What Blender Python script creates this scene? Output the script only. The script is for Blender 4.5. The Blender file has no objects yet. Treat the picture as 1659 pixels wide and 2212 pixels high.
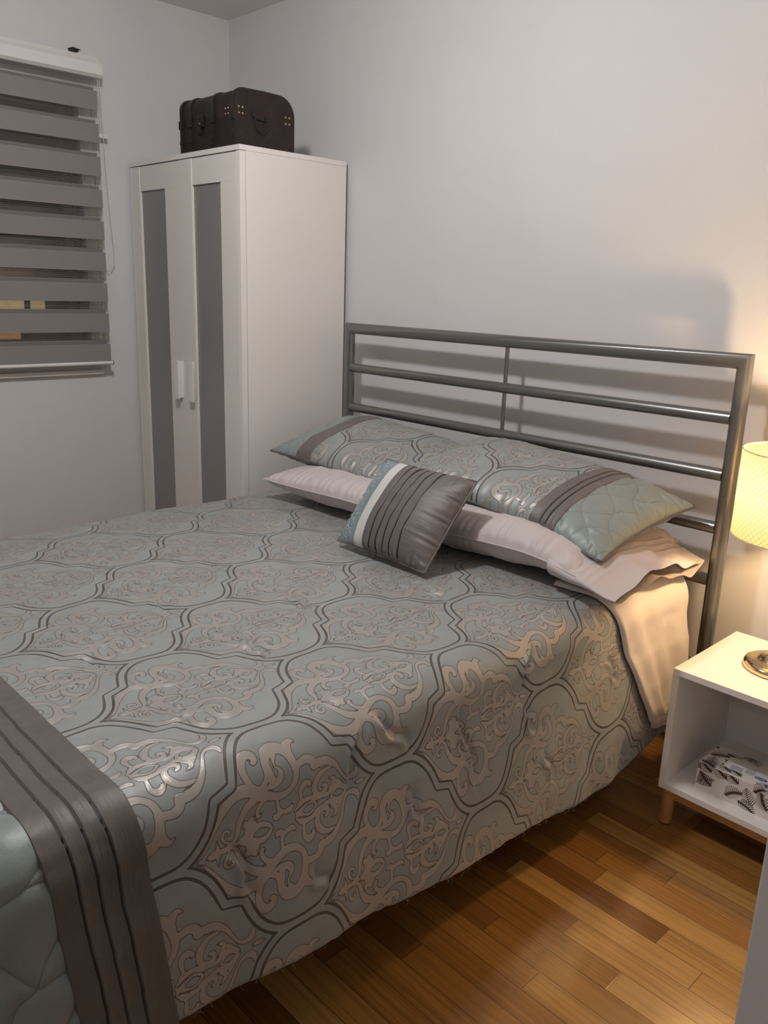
import bpy, bmesh, math, random
import numpy as np
from mathutils import Vector, Matrix

# ============================ CAMERA, WORLD, LIGHTS, EXPOSURE ============================
scene = bpy.context.scene
COL = scene.collection
F_PX, IW, IH = 1780.708, 1659.0, 2212.0
cam_d = bpy.data.cameras.new('camera')
cam = bpy.data.objects.new('camera', cam_d)
COL.objects.link(cam)
Rm = Matrix(((0.6902541639, -0.2105949776, 0.6922419697),
             (0.7228786838, 0.1589883204, -0.6724352180),
             (0.0315530916, 0.9645581731, 0.2619769705)))
cam.matrix_world = Matrix.Translation((3.45337, -2.29842, 1.3276)) @ Rm.to_4x4()
cam_d.sensor_fit = 'VERTICAL'
cam_d.sensor_height = 24.0
cam_d.lens = F_PX / IH * 24.0
cam_d.clip_start = 0.02
scene.camera = cam

world = bpy.data.worlds.new('night')
scene.world = world
world.use_nodes = True
world.node_tree.nodes['Background'].inputs[0].default_value = (0.006, 0.007, 0.010, 1)
world.node_tree.nodes['Background'].inputs[1].default_value = 1.0

vs = scene.view_settings
vs.view_transform = 'Standard'
vs.look = 'None'
vs.gamma = 1.0
vs.exposure = 0.0
vs.use_curve_mapping = False

def point_light(name, loc, watts, colour, radius):
    d = bpy.data.lights.new(name, 'POINT')
    d.energy = watts; d.color = colour; d.shadow_soft_size = radius
    o = bpy.data.objects.new(name, d); o.location = loc; COL.objects.link(o)
    return o
CEIL_XY = (1.78, -1.42)
# glass dome of the ceiling fitting (an emitting mesh, built right after the room)
CEIL_STRENGTH, CEIL_COLOUR = 272.0, (0.99, 0.97, 0.96)
# the bedside lamp (its emitting bulb is built with the lamp)
LAMP_XY = (2.787, -0.268)
BULB_STRENGTH, BULB_COLOUR = 560.0, (1.0, 0.66, 0.33)
# unseen fill light added in the hall to brighten the door jamb
hall_fill = point_light('hall_fill', (3.80, -3.50, 2.15), 13.0, (1.0, 0.90, 0.86), 0.08)

# ============================ HELPERS ============================
rnd = random.Random(7)
H = 2.446

def link(name, me, parent=None, kind=None, label=None, cat=None, group=None, loc=None):
    o = bpy.data.objects.new(name, me)
    COL.objects.link(o)
    if parent is not None: o.parent = parent
    if loc is not None: o.location = loc
    tag(o, label, cat, group, kind)
    return o
def tag(o, label=None, cat=None, group=None, kind=None):
    if label: o['label'] = label
    if cat: o['category'] = cat
    if group: o['group'] = group
    if kind: o['kind'] = kind
    return o
def thing(name, label, cat, loc=(0, 0, 0), group=None, rot=None):
    o = bpy.data.objects.new(name, None)
    o.empty_display_size = 0.05
    COL.objects.link(o); o.location = loc
    if rot: o.rotation_euler = rot
    return tag(o, label, cat, group)

class MB:
    """collects shapes into ONE mesh"""
    def __init__(s): s.bm = bmesh.new()
    def box(s, a, b, bev=0.0, seg=2):
        a = Vector(a); b = Vector(b); c = (a + b) / 2; d = b - a
        r = bmesh.ops.create_cube(s.bm, size=1.0, matrix=Matrix.Translation(c) @ Matrix.Diagonal((abs(d.x), abs(d.y), abs(d.z), 1)))
        if bev > 0:
            es = list({e for v in r['verts'] for e in v.link_edges})
            bmesh.ops.bevel(s.bm, geom=es, offset=bev, segments=seg, profile=0.7, affect='EDGES')
        return s
    def tube(s, pts, rad, n=14, caps=True, closed=False):
        pts = [Vector(p) for p in pts]; m = len(pts); rings = []
        rads = rad if isinstance(rad, (list, tuple)) else [rad] * m
        up = None
        for i, p in enumerate(pts):
            if closed: t = (pts[(i + 1) % m] - pts[i - 1]).normalized()
            elif i == 0: t = (pts[1] - p).normalized()
            elif i == m - 1: t = (p - pts[i - 1]).normalized()
            else: t = ((pts[i + 1] - p).normalized() + (p - pts[i - 1]).normalized()).normalized()
            if up is None:
                up = Vector((0, 0, 1)) if abs(t.z) < 0.9 else Vector((1, 0, 0))
            up = (up - t * up.dot(t))
            up = up.normalized() if up.length > 1e-6 else t.orthogonal().normalized()
            w = t.cross(up).normalized()
            k = 1.0
            if 0 < i < m - 1 and not closed:
                cs = (pts[i + 1] - p).normalized().dot((p - pts[i - 1]).normalized())
                k = 1 / max(0.5, math.sqrt((1 + cs) / 2)); bis = ((pts[i + 1] - p).normalized() - (p - pts[i - 1]).normalized())
            ring = []
            for j in range(n):
                a = 2 * math.pi * j / n
                q = up * math.cos(a) + w * math.sin(a)
                off = q * rads[i]
                if k > 1.001:
                    b = bis.normalized(); off = off + b * off.dot(b) * (k - 1)
                ring.append(s.bm.verts.new(p + off))
            rings.append(ring)
        for i in range(m if closed else m - 1):
            A, B = rings[i], rings[(i + 1) % m]
            for j in range(n): s.bm.faces.new((A[j], A[(j + 1) % n], B[(j + 1) % n], B[j]))
        if caps and not closed:
            s.bm.faces.new(rings[0][::-1]); s.bm.faces.new(rings[-1])
        return s
    def lathe(s, prof, c=(0, 0, 0), n=48, capb=True, capt=True):
        rings = []
        for r, z in prof:
            rings.append([s.bm.verts.new((c[0] + r * math.cos(2 * math.pi * j / n), c[1] + r * math.sin(2 * math.pi * j / n), c[2] + z)) for j in range(n)])
        for A, B in zip(rings, rings[1:]):
            for j in range(n): s.bm.faces.new((A[j], A[(j + 1) % n], B[(j + 1) % n], B[j]))
        if capb: s.bm.faces.new(rings[0][::-1])
        if capt: s.bm.faces.new(rings[-1])
        return s
    def prism(s, poly, axis, a, b):
        """extrude a 2-D polygon along an axis ('x': poly is (y,z))"""
        def P(p, h):
            return {'x': (h, p[0], p[1]), 'y': (p[0], h, p[1]), 'z': (p[0], p[1], h)}[axis]
        A = [s.bm.verts.new(P(p, a)) for p in poly]; B = [s.bm.verts.new(P(p, b)) for p in poly]
        s.bm.faces.new(A); s.bm.faces.new(B[::-1]); n = len(poly)
        for j in range(n): s.bm.faces.new((A[j], B[j], B[(j + 1) % n], A[(j + 1) % n]))
        return s
    def ball(s, c, r, sub=2, scale=(1, 1, 1)):
        bmesh.ops.create_icosphere(s.bm, subdivisions=sub, radius=r, matrix=Matrix.Translation(c) @ Matrix.Diagonal((*scale, 1)))
        return s
    def build(s, name, mat, parent=None, smooth=False, angle=35, **kw):
        bmesh.ops.recalc_face_normals(s.bm, faces=s.bm.faces)
        me = bpy.data.meshes.new(name); s.bm.to_mesh(me); s.bm.free()
        me.materials.append(mat)
        if smooth:
            me.polygons.foreach_set('use_smooth', [True] * len(me.polygons))
            me.set_sharp_from_angle(angle=math.radians(angle))
        return link(name, me, parent, **kw)

def grid_mesh(name, P, mat, attrs=None, flip=False, closed_u=False):
    """P: (n,m,3) numpy array of points -> one smooth quad mesh, optional float point attributes"""
    n, m = P.shape[:2]
    me = bpy.data.meshes.new(name)
    idx = np.arange(n * m).reshape(n, m)
    if closed_u: idx = np.vstack([idx, idx[:1]])
    a = idx[:-1, :-1].ravel(); b = idx[1:, :-1].ravel(); c = idx[1:, 1:].ravel(); d = idx[:-1, 1:].ravel()
    q = np.column_stack([a, d, c, b] if flip else [a, b, c, d]).astype(np.int32)
    me.vertices.add(n * m); me.vertices.foreach_set('co', P.reshape(-1).astype(np.float32))
    me.loops.add(q.size); me.loops.foreach_set('vertex_index', q.ravel())
    me.polygons.add(len(q))
    me.polygons.foreach_set('loop_start', np.arange(0, q.size, 4, dtype=np.int32))
    me.polygons.foreach_set('loop_total', np.full(len(q), 4, dtype=np.int32))
    me.polygons.foreach_set('use_smooth', np.ones(len(q), dtype=bool))
    me.update(calc_edges=True); me.validate()
    for k, v in (attrs or {}).items():
        at = me.attributes.new(k, 'FLOAT', 'POINT'); at.data.foreach_set('value', np.asarray(v, np.float32).ravel())
    me.materials.append(mat)
    return me

def vnoise(x, y, seed=0):
    """smooth value noise on arrays, range about -1..1"""
    xi = np.floor(x).astype(np.int64); yi = np.floor(y).astype(np.int64); fx = x - xi; fy = y - yi
    fx = fx * fx * (3 - 2 * fx); fy = fy * fy * (3 - 2 * fy)
    def h(a, b):
        n = (a * 374761393 + b * 668265263 + seed * 1442695041) & 0x7fffffff
        n = ((n ^ (n >> 13)) * 1274126177) & 0x7fffffff
        n = n ^ (n >> 16)
        return (n & 0xffff) / 32767.5 - 1
    return (h(xi, yi) * (1 - fx) + h(xi + 1, yi) * fx) * (1 - fy) + (h(xi, yi + 1) * (1 - fx) + h(xi + 1, yi + 1) * fx) * fy

# ============================ MATERIALS ============================
class NT:
    def __init__(s, name):
        s.m = bpy.data.materials.new(name); s.m.use_nodes = True; s.t = s.m.node_tree; s.n = s.t.nodes; s.l = s.t.links
        s.b = s.n['Principled BSDF']; s.out = s.n['Material Output']
    def node(s, typ, **kw):
        nd = s.n.new(typ)
        for k, v in kw.items(): setattr(nd, k, v)
        return nd
    def put(s, sock, v):
        if isinstance(v, bpy.types.NodeSocket): s.l.new(v, sock)
        else: sock.default_value = v
    def math(s, op, a, b=0.0, c=None, clamp=False):
        nd = s.node('ShaderNodeMath', operation=op, use_clamp=clamp); s.put(nd.inputs[0], a); s.put(nd.inputs[1], b)
        if c is not None: s.put(nd.inputs[2], c)
        return nd.outputs[0]
    def step(s, v, lo, hi, a=0.0, b=1.0):
        nd = s.node('ShaderNodeMapRange', interpolation_type='SMOOTHSTEP'); s.put(nd.inputs[0], v)
        nd.inputs[1].default_value = lo; nd.inputs[2].default_value = hi; nd.inputs[3].default_value = a; nd.inputs[4].default_value = b
        return nd.outputs[0]
    def attr(s, name): return s.node('ShaderNodeAttribute', attribute_name=name, attribute_type='GEOMETRY').outputs['Fac']
    def mix(s, f, a, b):
        nd = s.node('ShaderNodeMix', data_type='RGBA'); s.put(nd.inputs[0], f)
        s.put(nd.inputs[6], a if isinstance(a, bpy.types.NodeSocket) else (*a, 1)); s.put(nd.inputs[7], b if isinstance(b, bpy.types.NodeSocket) else (*b, 1))
        return nd.outputs[2]
    def mixf(s, f, a, b):
        nd = s.node('ShaderNodeMix', data_type='FLOAT'); s.put(nd.inputs[0], f); s.put(nd.inputs[2], a); s.put(nd.inputs[3], b)
        return nd.outputs[0]
    def obj(s): return s.node('ShaderNodeTexCoord').outputs['Object']
    def gen(s, kind='Object'): return s.node('ShaderNodeTexCoord').outputs[kind]
    def mapping(s, vec, scale=(1, 1, 1), rot=(0, 0, 0)):
        nd = s.node('ShaderNodeMapping'); s.l.new(vec, nd.inputs[0]); nd.inputs['Scale'].default_value = scale; nd.inputs['Rotation'].default_value = rot
        return nd.outputs[0]
    def noise(s, vec, scale, detail=3, rough=0.5):
        nd = s.node('ShaderNodeTexNoise'); s.l.new(vec, nd.inputs['Vector']); nd.inputs['Scale'].default_value = scale
        nd.inputs['Detail'].default_value = detail; nd.inputs['Roughness'].default_value = rough
        return nd.outputs['Fac']
    def wave(s, vec, scale, dist=0.0, dirn='X', detail=1.0, dscale=1.0):
        nd = s.node('ShaderNodeTexWave', bands_direction=dirn); s.l.new(vec, nd.inputs['Vector']); nd.inputs['Scale'].default_value = scale
        nd.inputs['Distortion'].default_value = dist; nd.inputs['Detail'].default_value = detail; nd.inputs['Detail Scale'].default_value = dscale
        return nd.outputs['Fac']
    def bump(s, h, strength=0.3, dist=0.002, normal=None):
        nd = s.node('ShaderNodeBump'); s.l.new(h, nd.inputs['Height']); nd.inputs['Strength'].default_value = strength; nd.inputs['Distance'].default_value = dist
        if normal is not None: s.l.new(normal, nd.inputs['Normal'])
        s.l.new(nd.outputs[0], s.b.inputs['Normal']); return nd.outputs[0]
    def set(s, **kw):
        M = {'color': 'Base Color', 'rough': 'Roughness', 'metal': 'Metallic', 'spec': 'Specular IOR Level', 'sheen': 'Sheen Weight', 'srough': 'Sheen Roughness',
             'coat': 'Coat Weight', 'crough': 'Coat Roughness', 'aniso': 'Anisotropic', 'emit': 'Emission Color', 'emits': 'Emission Strength'}
        for k, v in kw.items():
            if k in ('color', 'emit') and not isinstance(v, bpy.types.NodeSocket): v = (*v, 1)
            s.put(s.b.inputs[M[k]], v)
        return s

def simple(name, color, rough=0.5, metal=0.0, nscale=0, nstr=0.1, ndist=0.001, vary=0.0, **kw):
    t = NT(name); t.set(color=color, rough=rough, metal=metal, **kw)
    if nscale:
        nz = t.noise(t.obj(), nscale, 4)
        t.bump(nz, nstr, ndist)
        if vary:
            t.set(color=t.mix(nz, tuple(c * (1 - vary) for c in color), tuple(min(1, c * (1 + vary)) for c in color)))
    return t.m

def wall_mat(name, c):
    t = NT(name); o = t.obj(); t.set(color=c, rough=0.55, spec=0.3)
    a = t.noise(o, 260, 3); b = t.noise(o, 3.0, 2)
    t.set(color=t.mix(t.step(b, .3, .7), tuple(x * .985 for x in c), tuple(x * 1.01 for x in c)))
    t.bump(a, 0.12, 0.002); return t.m
M_WALL = wall_mat('wall_paint', (0.636, 0.632, 0.640))
M_WALLL = M_WALL
M_CEIL = wall_mat('ceiling_paint', (0.76, 0.745, 0.745))
M_TRIM = simple('trim_white', (0.72, 0.70, 0.68), 0.35, nscale=30, nstr=0.03)
M_LACQ = simple('white_lacquer', (0.80, 0.765, 0.735), 0.33, nscale=40, nstr=0.02)
M_LACQ2 = simple('white_foil_front', (0.74, 0.715, 0.67), 0.36, nscale=40, nstr=0.02)
M_STAND = simple('white_painted_board', (0.80, 0.77, 0.74), 0.38, nscale=60, nstr=0.02)
M_FROST = simple('frosted_grey_film', (0.235, 0.225, 0.225), 0.32, nscale=900, nstr=0.05, ndist=0.0005, coat=0.25, crough=0.35)
M_STEEL = NT('brushed_silver_metal').set(color=(0.225, 0.225, 0.22), metal=0.85, rough=0.33, spec=0.5).m
M_GOLD = NT('polished_warm_metal').set(color=(0.80, 0.66, 0.42), metal=1.0, rough=0.10).m
M_BLACK = simple('black_metal', (0.015, 0.014, 0.013), 0.45)
M_DARKV = simple('shadow_gap', (0.05, 0.045, 0.04), 0.8)
M_CORD = simple('white_plastic', (0.72, 0.71, 0.68), 0.4)

# strip-wood floor, boards run along X
def floor_mat():
    t = NT('strip_wood_floor'); o = t.obj()
    W = 0.0622
    sep = t.node('ShaderNodeSeparateXYZ'); t.l.new(o, sep.inputs[0]); Y = sep.outputs[1]
    fy = t.math('FRACT', t.math('DIVIDE', t.math('ADD', Y, 0.535), W))
    tone = t.attr('tone'); seed = t.attr('seed'); ux = t.attr('ux'); vx = t.attr('vx')
    wn = t.node('ShaderNodeTexWhiteNoise', noise_dimensions='1D'); t.l.new(seed, wn.inputs['W'])
    rv = tone; rc = t.node('ShaderNodeSeparateColor'); t.l.new(wn.outputs['Color'], rc.inputs[0])
    # grain: long streaks along X, offset per board
    off = t.node('ShaderNodeCombineXYZ'); t.l.new(t.math('MULTIPLY', rc.outputs[0], 37.0), off.inputs[0]); t.l.new(t.math('MULTIPLY', rc.outputs[1], 11.0), off.inputs[1])
    va = t.node('ShaderNodeVectorMath', operation='ADD'); t.l.new(o, va.inputs[0]); t.l.new(off.outputs[0], va.inputs[1])
    g1 = t.noise(t.mapping(va.outputs[0], (2.0, 60, 1)), 1.0, 6, .62)
    g2 = t.noise(t.mapping(va.outputs[0], (9, 260, 1)), 1.0, 4, .6)
    cath = t.wave(t.mapping(va.outputs[0], (1.3, 13, 1)), 1.6, 9.0, 'Y', 2.5, 1.2)
    ramp = t.node('ShaderNodeValToRGB'); cr = ramp.color_ramp; cr.interpolation = 'LINEAR'
    cols = [(0.0, (0.13, 0.048, 0.012)), (0.22, (0.25, 0.105, 0.025)), (0.42, (0.33, 0.15, 0.035)), (0.62, (0.42, 0.205, 0.05)), (0.82, (0.52, 0.29, 0.085)), (1.0, (0.62, 0.39, 0.14))]
    cr.elements[0].position = 0; cr.elements[0].color = (*cols[0][1], 1); cr.elements[1].position = 1; cr.elements[1].color = (*cols[-1][1], 1)
    for p, c in cols[1:-1]:
        e = cr.elements.new(p); e.color = (*c, 1)
    t.l.new(rv, ramp.inputs[0])
    dark = t.mix(0.75, ramp.outputs[0], (0.10, 0.038, 0.010))
    c1 = t.mix(t.math('MULTIPLY', t.step(g1, .42, .72), 0.55), ramp.outputs[0], dark)
    c2 = t.mix(t.math('MULTIPLY', t.step(g2, .45, .7), 0.25), c1, dark)
    c3 = t.mix(t.math('MULTIPLY', t.math('MULTIPLY', t.step(cath, .72, .95), t.step(rc.outputs[2], .45, .55)), 0.35), c2, dark)
    # seams
    dy = t.math('MULTIPLY', t.math('MINIMUM', fy, t.math('SUBTRACT', 1.0, fy)), W)
    dx = t.math('MINIMUM', ux, vx)
    d = t.math('MINIMUM', dx, dy); seam = t.step(d, 0.0003, 0.0013, 1.0, 0.0)
    c4 = t.mix(t.math('MULTIPLY', seam, 0.75), c3, (0.03, 0.012, 0.004))
    hs = t.node('ShaderNodeHueSaturation'); hs.inputs['Value'].default_value = .86; t.l.new(c4, hs.inputs['Color']); c4 = hs.outputs[0]
    t.set(color=c4, rough=t.mixf(g1, 0.17, 0.28), spec=0.5, coat=0.5, crough=0.10)
    hh = t.math('SUBTRACT', t.math('MULTIPLY', g2, 0.15), seam)
    t.bump(hh, 0.35, 0.0006)
    return t.m
M_FLOOR = floor_mat()

# fabrics -----------------------------------------------------------
BASE_T = (0.292, 0.319, 0.314)
MED_T = (0.445, 0.425, 0.398)
def damask_mat():
    t = NT('damask_satin'); med = t.attr('med'); frm = t.attr('frm')
    inm = t.step(med, -0.0004, 0.0003, 1.0, 0.0)
    outl = t.step(t.math('ABSOLUTE', med), 0.00045, 0.0009, 1.0, 0.0)
    inf = t.step(frm, -0.0003, 0.0003, 1.0, 0.0)
    pale = t.math('SUBTRACT', t.step(frm, 0.0012, 0.0016, 1.0, 0.0), t.step(frm, 0.0004, 0.0008, 1.0, 0.0))
    o = t.obj(); fine = t.noise(o, 420, 3, .6); big = t.noise(o, 7, 2)
    # concentric embroidery rows follow the motif outline
    rows = t.math('ABSOLUTE', t.math('SINE', t.math('MULTIPLY', med, 2300.0)))
    c = t.mix(t.step(big, .3, .7), BASE_T, tuple(x * .93 for x in BASE_T))
    c = t.mix(t.math('MULTIPLY', t.step(fine, .45, .75), .25), c, tuple(x * .75 for x in BASE_T))
    mc = t.mix(t.math('MULTIPLY', rows, .22), tuple(x * .86 for x in MED_T), tuple(x * 1.15 for x in MED_T))
    c = t.mix(inm, c, mc)
    c = t.mix(t.math('MULTIPLY', outl, .85), c, (0.085, 0.066, 0.052))
    c = t.mix(t.math('MULTIPLY', pale, .55), c, (0.42, 0.41, 0.385))
    c = t.mix(t.math('MULTIPLY', inf, .93), c, (0.072, 0.060, 0.053))
    t.set(color=c, rough=t.mixf(inm, 0.48, 0.40), metal=t.mixf(inm, 0.12, 0.42), sheen=0.25, srough=0.4, spec=0.45)
    h = t.math('ADD', t.math('MULTIPLY', t.step(med, -0.0015, 0.0008, 1.0, 0.0), 0.5), t.math('MULTIPLY', t.math('MULTIPLY', inm, rows), 0.22))
    h = t.math('ADD', h, t.math('MULTIPLY', fine, 0.10))
    h = t.math('SUBTRACT', h, t.math('MULTIPLY', outl, 0.25)); h = t.math('ADD', h, t.math('MULTIPLY', inf, 0.3))
    t.bump(h, 0.55, 0.0011)
    return t.m
M_DAM = damask_mat()

def satin(name, c, rough=0.42, fine=500, metal=0.08, sheen=0.25, bs=0.12, streak=None, crinkle=0.0):
    t = NT(name); o = t.obj(); n1 = t.noise(o, fine, 3, .6); n2 = t.noise(o, 9, 3)
    t.set(color=t.mix(n2, tuple(x * .93 for x in c), tuple(x * 1.06 for x in c)), rough=rough, metal=metal, sheen=sheen, srough=0.4)
    h = t.math('MULTIPLY', n1, 0.15)
    if streak:
        h = t.math('ADD', h, t.math('MULTIPLY', t.noise(t.mapping(o, streak), 1.0, 4, .55), 1.0))
    if crinkle:
        h = t.math('ADD', h, t.math('MULTIPLY', t.noise(o, 28, 3, .5), crinkle))
    t.bump(h, bs, 0.004)
    return t.m
M_BROWN = satin('brown_taffeta', (0.110, 0.101, 0.092), 0.50, metal=0.05, bs=0.35, streak=(9, 150, 20))
M_BROWNP = satin('brown_taffeta_cushion', (0.135, 0.116, 0.112), 0.50, metal=0.05, bs=0.45, streak=(14, 60, 14))
M_AQUA = satin('aqua_quilted_satin', (0.240, 0.282, 0.272), 0.46, metal=0.08, bs=0.5, crinkle=.8)
_t = NT.__new__(NT); _t.m = M_AQUA; _t.t = M_AQUA.node_tree; _t.n = _t.t.nodes; _t.l = _t.t.links; _t.b = _t.n['Principled BSDF']
_src = _t.b.inputs['Base Color'].links[0].from_socket
_t.set(color=_t.mix(_t.math('MULTIPLY', _t.step(_t.attr('stitch'), .35, .65), .55), _src, (0.10, 0.115, 0.11)))
M_AQUAP = satin('aqua_blue_satin', (0.20, 0.265, 0.29), 0.38, metal=0.12, bs=0.4, crinkle=.8)
M_WHITES = satin('pearl_satin', (0.60, 0.60, 0.575), 0.38, bs=0.2)
M_BACK = satin('grey_backing', (0.165, 0.175, 0.17), 0.5, bs=0.2)
M_PIPE = satin('dark_piping', (0.095, 0.092, 0.088), 0.45, bs=0.2)
M_PILLOW = satin('mauve_grey_sateen', (0.520, 0.465, 0.460), 0.58, metal=0.0, bs=0.35, crinkle=1.0)
M_SHEET = satin('pale_sateen_sheet', (0.60, 0.545, 0.51), 0.6, metal=0.0, bs=0.35, crinkle=.8)
M_FITTED = satin('cream_fitted_sheet', (0.68, 0.62, 0.56), 0.6, metal=0.0, bs=0.15)
M_SILVTHREAD = NT('silver_thread').set(color=(0.62, 0.64, 0.63), rough=0.4, metal=0.3).m
M_STITCH = simple('stitch_thread', (0.13, 0.15, 0.145), 0.6)

# ============================ DAMASK PATTERN ============================
STROKES=[[(-0.1766,0.001,0.0008),(-0.1633,0.0088,0.0022),(-0.1528,0.0224,0.0036),(-0.1404,0.0426,0.0052),(-0.1252,0.0631,0.0076),(-0.1065,0.076,0.0092),(-0.0878,0.0785,0.01),(-0.0703,0.073,0.0096),(-0.057,0.064,0.0096)],
[(-0.1186,0.0031,0.0024),(-0.1094,0.0058,0.0032),(-0.1025,0.0125,0.004),(-0.0993,0.0238,0.0052),(-0.0933,0.0394,0.006),(-0.083,0.0529,0.0064),(-0.0677,0.0594,0.0068),(-0.0547,0.0607,0.008)],
[(-0.0966,0.0309,0.0044),(-0.088,0.0426,0.0048),(-0.0776,0.05,0.0032),(-0.0631,0.0526,0.0008)],
[(-0.1148,0.0066,0.0018),(-0.1238,0.0118,0.003),(-0.1282,0.0209,0.0034),(-0.1239,0.0286,0.0032),(-0.1163,0.0264,0.0028),(-0.1156,0.0211,0.0024),(-0.1195,0.0205,0.0012)],
[(-0.1583,0.0007,0.0006),(-0.1503,0.0001,0.0036),(-0.1397,0.0005,0.0044),(-0.1279,-0.0015,0.0036),(-0.12,-0.0013,0.0028)],
[(-0.1362,0.0019,0.0036),(-0.1385,0.0117,0.0028),(-0.1384,0.0212,0.0008)],
[(-0.1569,0.0022,0.0006),(-0.1484,0.0053,0.002),(-0.1378,0.0061,0.002)],
[(-0.0583,0.0677,0.008),(-0.068,0.0762,0.0056),(-0.0742,0.0905,0.0056),(-0.0768,0.1044,0.0066),(-0.0733,0.117,0.0076),(-0.0643,0.1245,0.008),(-0.0529,0.122,0.0072),(-0.05,0.1134,0.0056),(-0.0544,0.1092,0.0036),(-0.0589,0.1122,0.0016)],
[(-0.0547,0.0607,0.0084),(-0.0409,0.0538,0.0076),(-0.0247,0.0468,0.0072),(-0.0101,0.0452,0.0064),(0.0024,0.0502,0.0056),(0.0122,0.0605,0.006),(0.0159,0.075,0.0068),(0.0136,0.0894,0.0076),(0.0095,0.1032,0.0088),(0.0002,0.1148,0.0096),(-0.0138,0.1198,0.0104),(-0.0271,0.1161,0.0096),(-0.0348,0.1037,0.0076),(-0.0371,0.0896,0.006),(-0.0416,0.0791,0.0052),(-0.0513,0.0706,0.006)],
[(-0.0469,0.0678,0.0016),(-0.0364,0.0674,0.0048),(-0.0249,0.0679,0.006),(-0.0152,0.0741,0.0068),(-0.0133,0.0825,0.0048),(-0.0166,0.0887,0.0024),(-0.02,0.0916,0.0024),(-0.0205,0.1002,0.0028),(-0.0147,0.1116,0.006)],
[(-0.0309,0.075,0.0068),(-0.031,0.0858,0.0052),(-0.0333,0.0957,0.0052)],
[(0.0102,0.1035,0.0088),(0.0152,0.1147,0.0076),(0.0235,0.1202,0.0048),(0.0321,0.1157,0.0014)],
[(0.0146,0.0789,0.0068),(0.0261,0.0818,0.0064),(0.0393,0.0835,0.0072),(0.0501,0.0779,0.0076),(0.0518,0.0686,0.0072),(0.0576,0.0665,0.0056)],
[(0.0515,0.0696,0.0068),(0.0652,0.0706,0.0068),(0.0793,0.0673,0.0072),(0.0924,0.059,0.0056),(0.1027,0.0474,0.0044),(0.1112,0.0329,0.0034),(0.1191,0.0204,0.003),(0.1293,0.0131,0.004),(0.1412,0.0139,0.006),(0.147,0.0213,0.0048),(0.1466,0.0282,0.0028)],
[(0.0652,0.0629,0.0024),(0.0782,0.0624,0.002),(0.0895,0.0557,0.0006)],
[(0.0934,0.0516,0.0006),(0.0811,0.0536,0.0034),(0.0663,0.0513,0.0052),(0.0552,0.0427,0.0068),(0.0505,0.0302,0.0064),(0.0547,0.019,0.0048),(0.0646,0.0137,0.0044),(0.0741,0.0154,0.0048),(0.0758,0.0234,0.0044),(0.0694,0.0275,0.0028),(0.0666,0.0238,0.0012)],
[(0.0074,0.0076,0.0016),(0.0164,0.0124,0.004),(0.0279,0.0172,0.0048),(0.0426,0.0167,0.0044),(0.0559,0.01,0.0044),(0.0675,0.0088,0.0028)],
[(0.0068,0.0058,0.0012),(0.0135,-0,0.0044),(0.0244,-0.0043,0.0044)],
[(0.0154,0.0152,0.0036),(0.0224,0.0208,0.0032),(0.0217,0.0301,0.004),(0.0213,0.0405,0.0052),(0.0287,0.0476,0.0064),(0.0382,0.0449,0.0048),(0.0412,0.0396,0.0028),(0.0375,0.0382,0.0014)],
[(0.0675,0.0088,0.004),(0.0795,0.0066,0.0044),(0.0927,0.013,0.0048),(0.107,0.013,0.0048),(0.1183,0.0061,0.0032),(0.1225,0.0011,0.001)],
[(0.1057,0.0169,0.0052),(0.0994,0.0244,0.0028)],
[(0.0871,0.0146,0.0044),(0.0945,0.0237,0.0044),(0.093,0.0307,0.004),(0.0817,0.0353,0.0008)],
[(-0.0378,0.003,0.0008),(-0.0454,0.0088,0.0028),(-0.056,0.0138,0.0036),(-0.0687,0.0129,0.004),(-0.0794,0.0067,0.0052),(-0.0865,0.003,0.0068),(-0.0942,0.0039,0.004),(-0.1008,0.0023,0.0006)],
[(-0.0388,0.0026,0.0008),(-0.0452,-0.0042,0.0028),(-0.0609,-0.0091,0.0044),(-0.0756,-0.0008,0.004)],
[(-0.0828,0.0104,0.0068),(-0.0797,0.0196,0.0072),(-0.0757,0.0263,0.0056),(-0.0712,0.0321,0.0008)],
[(-0.0709,0.0191,0.0056),(-0.0655,0.0192,0.001)],
[(-0.0854,0.0234,0.0056),(-0.087,0.0308,0.0008)],
[(-0.0845,-0.014,0.004),(-0.084,-0.004,0.0064)],
[(-0.12,-0.0013,0.0028),(-0.1105,0.0005,0.0036),(-0.0999,-0.0003,0.002),(-0.0919,-0.005,0.002)],
[(-0.0247,0.0468,0.0032),(-0.0248,0.0373,0.0036),(-0.0237,0.0273,0.004),(-0.0219,0.0187,0.0052),(-0.0278,0.013,0.0056),(-0.0338,0.0121,0.0024)],
[(-0.0322,0.0158,0.004),(-0.034,0.0196,0.001)],
[(-0.0212,0.02,0.0044),(-0.0129,0.016,0.0044),(-0.0034,0.0154,0.0052),(0.0031,0.0189,0.003),(0.0023,0.0227,0.0014)],
[(-0.0256,0.0495,0.0048),(-0.0396,0.0533,0.0052),(-0.0529,0.0493,0.0048),(-0.0613,0.0413,0.0044),(-0.0633,0.0312,0.004),(-0.0604,0.0263,0.0028),(-0.0554,0.0309,0.001)],
[(0.1436,0.0017,0.0006),(0.1507,0.0004,0.0034),(0.159,0,0.0034),(0.1672,-0.0001,0.0006)]]
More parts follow.
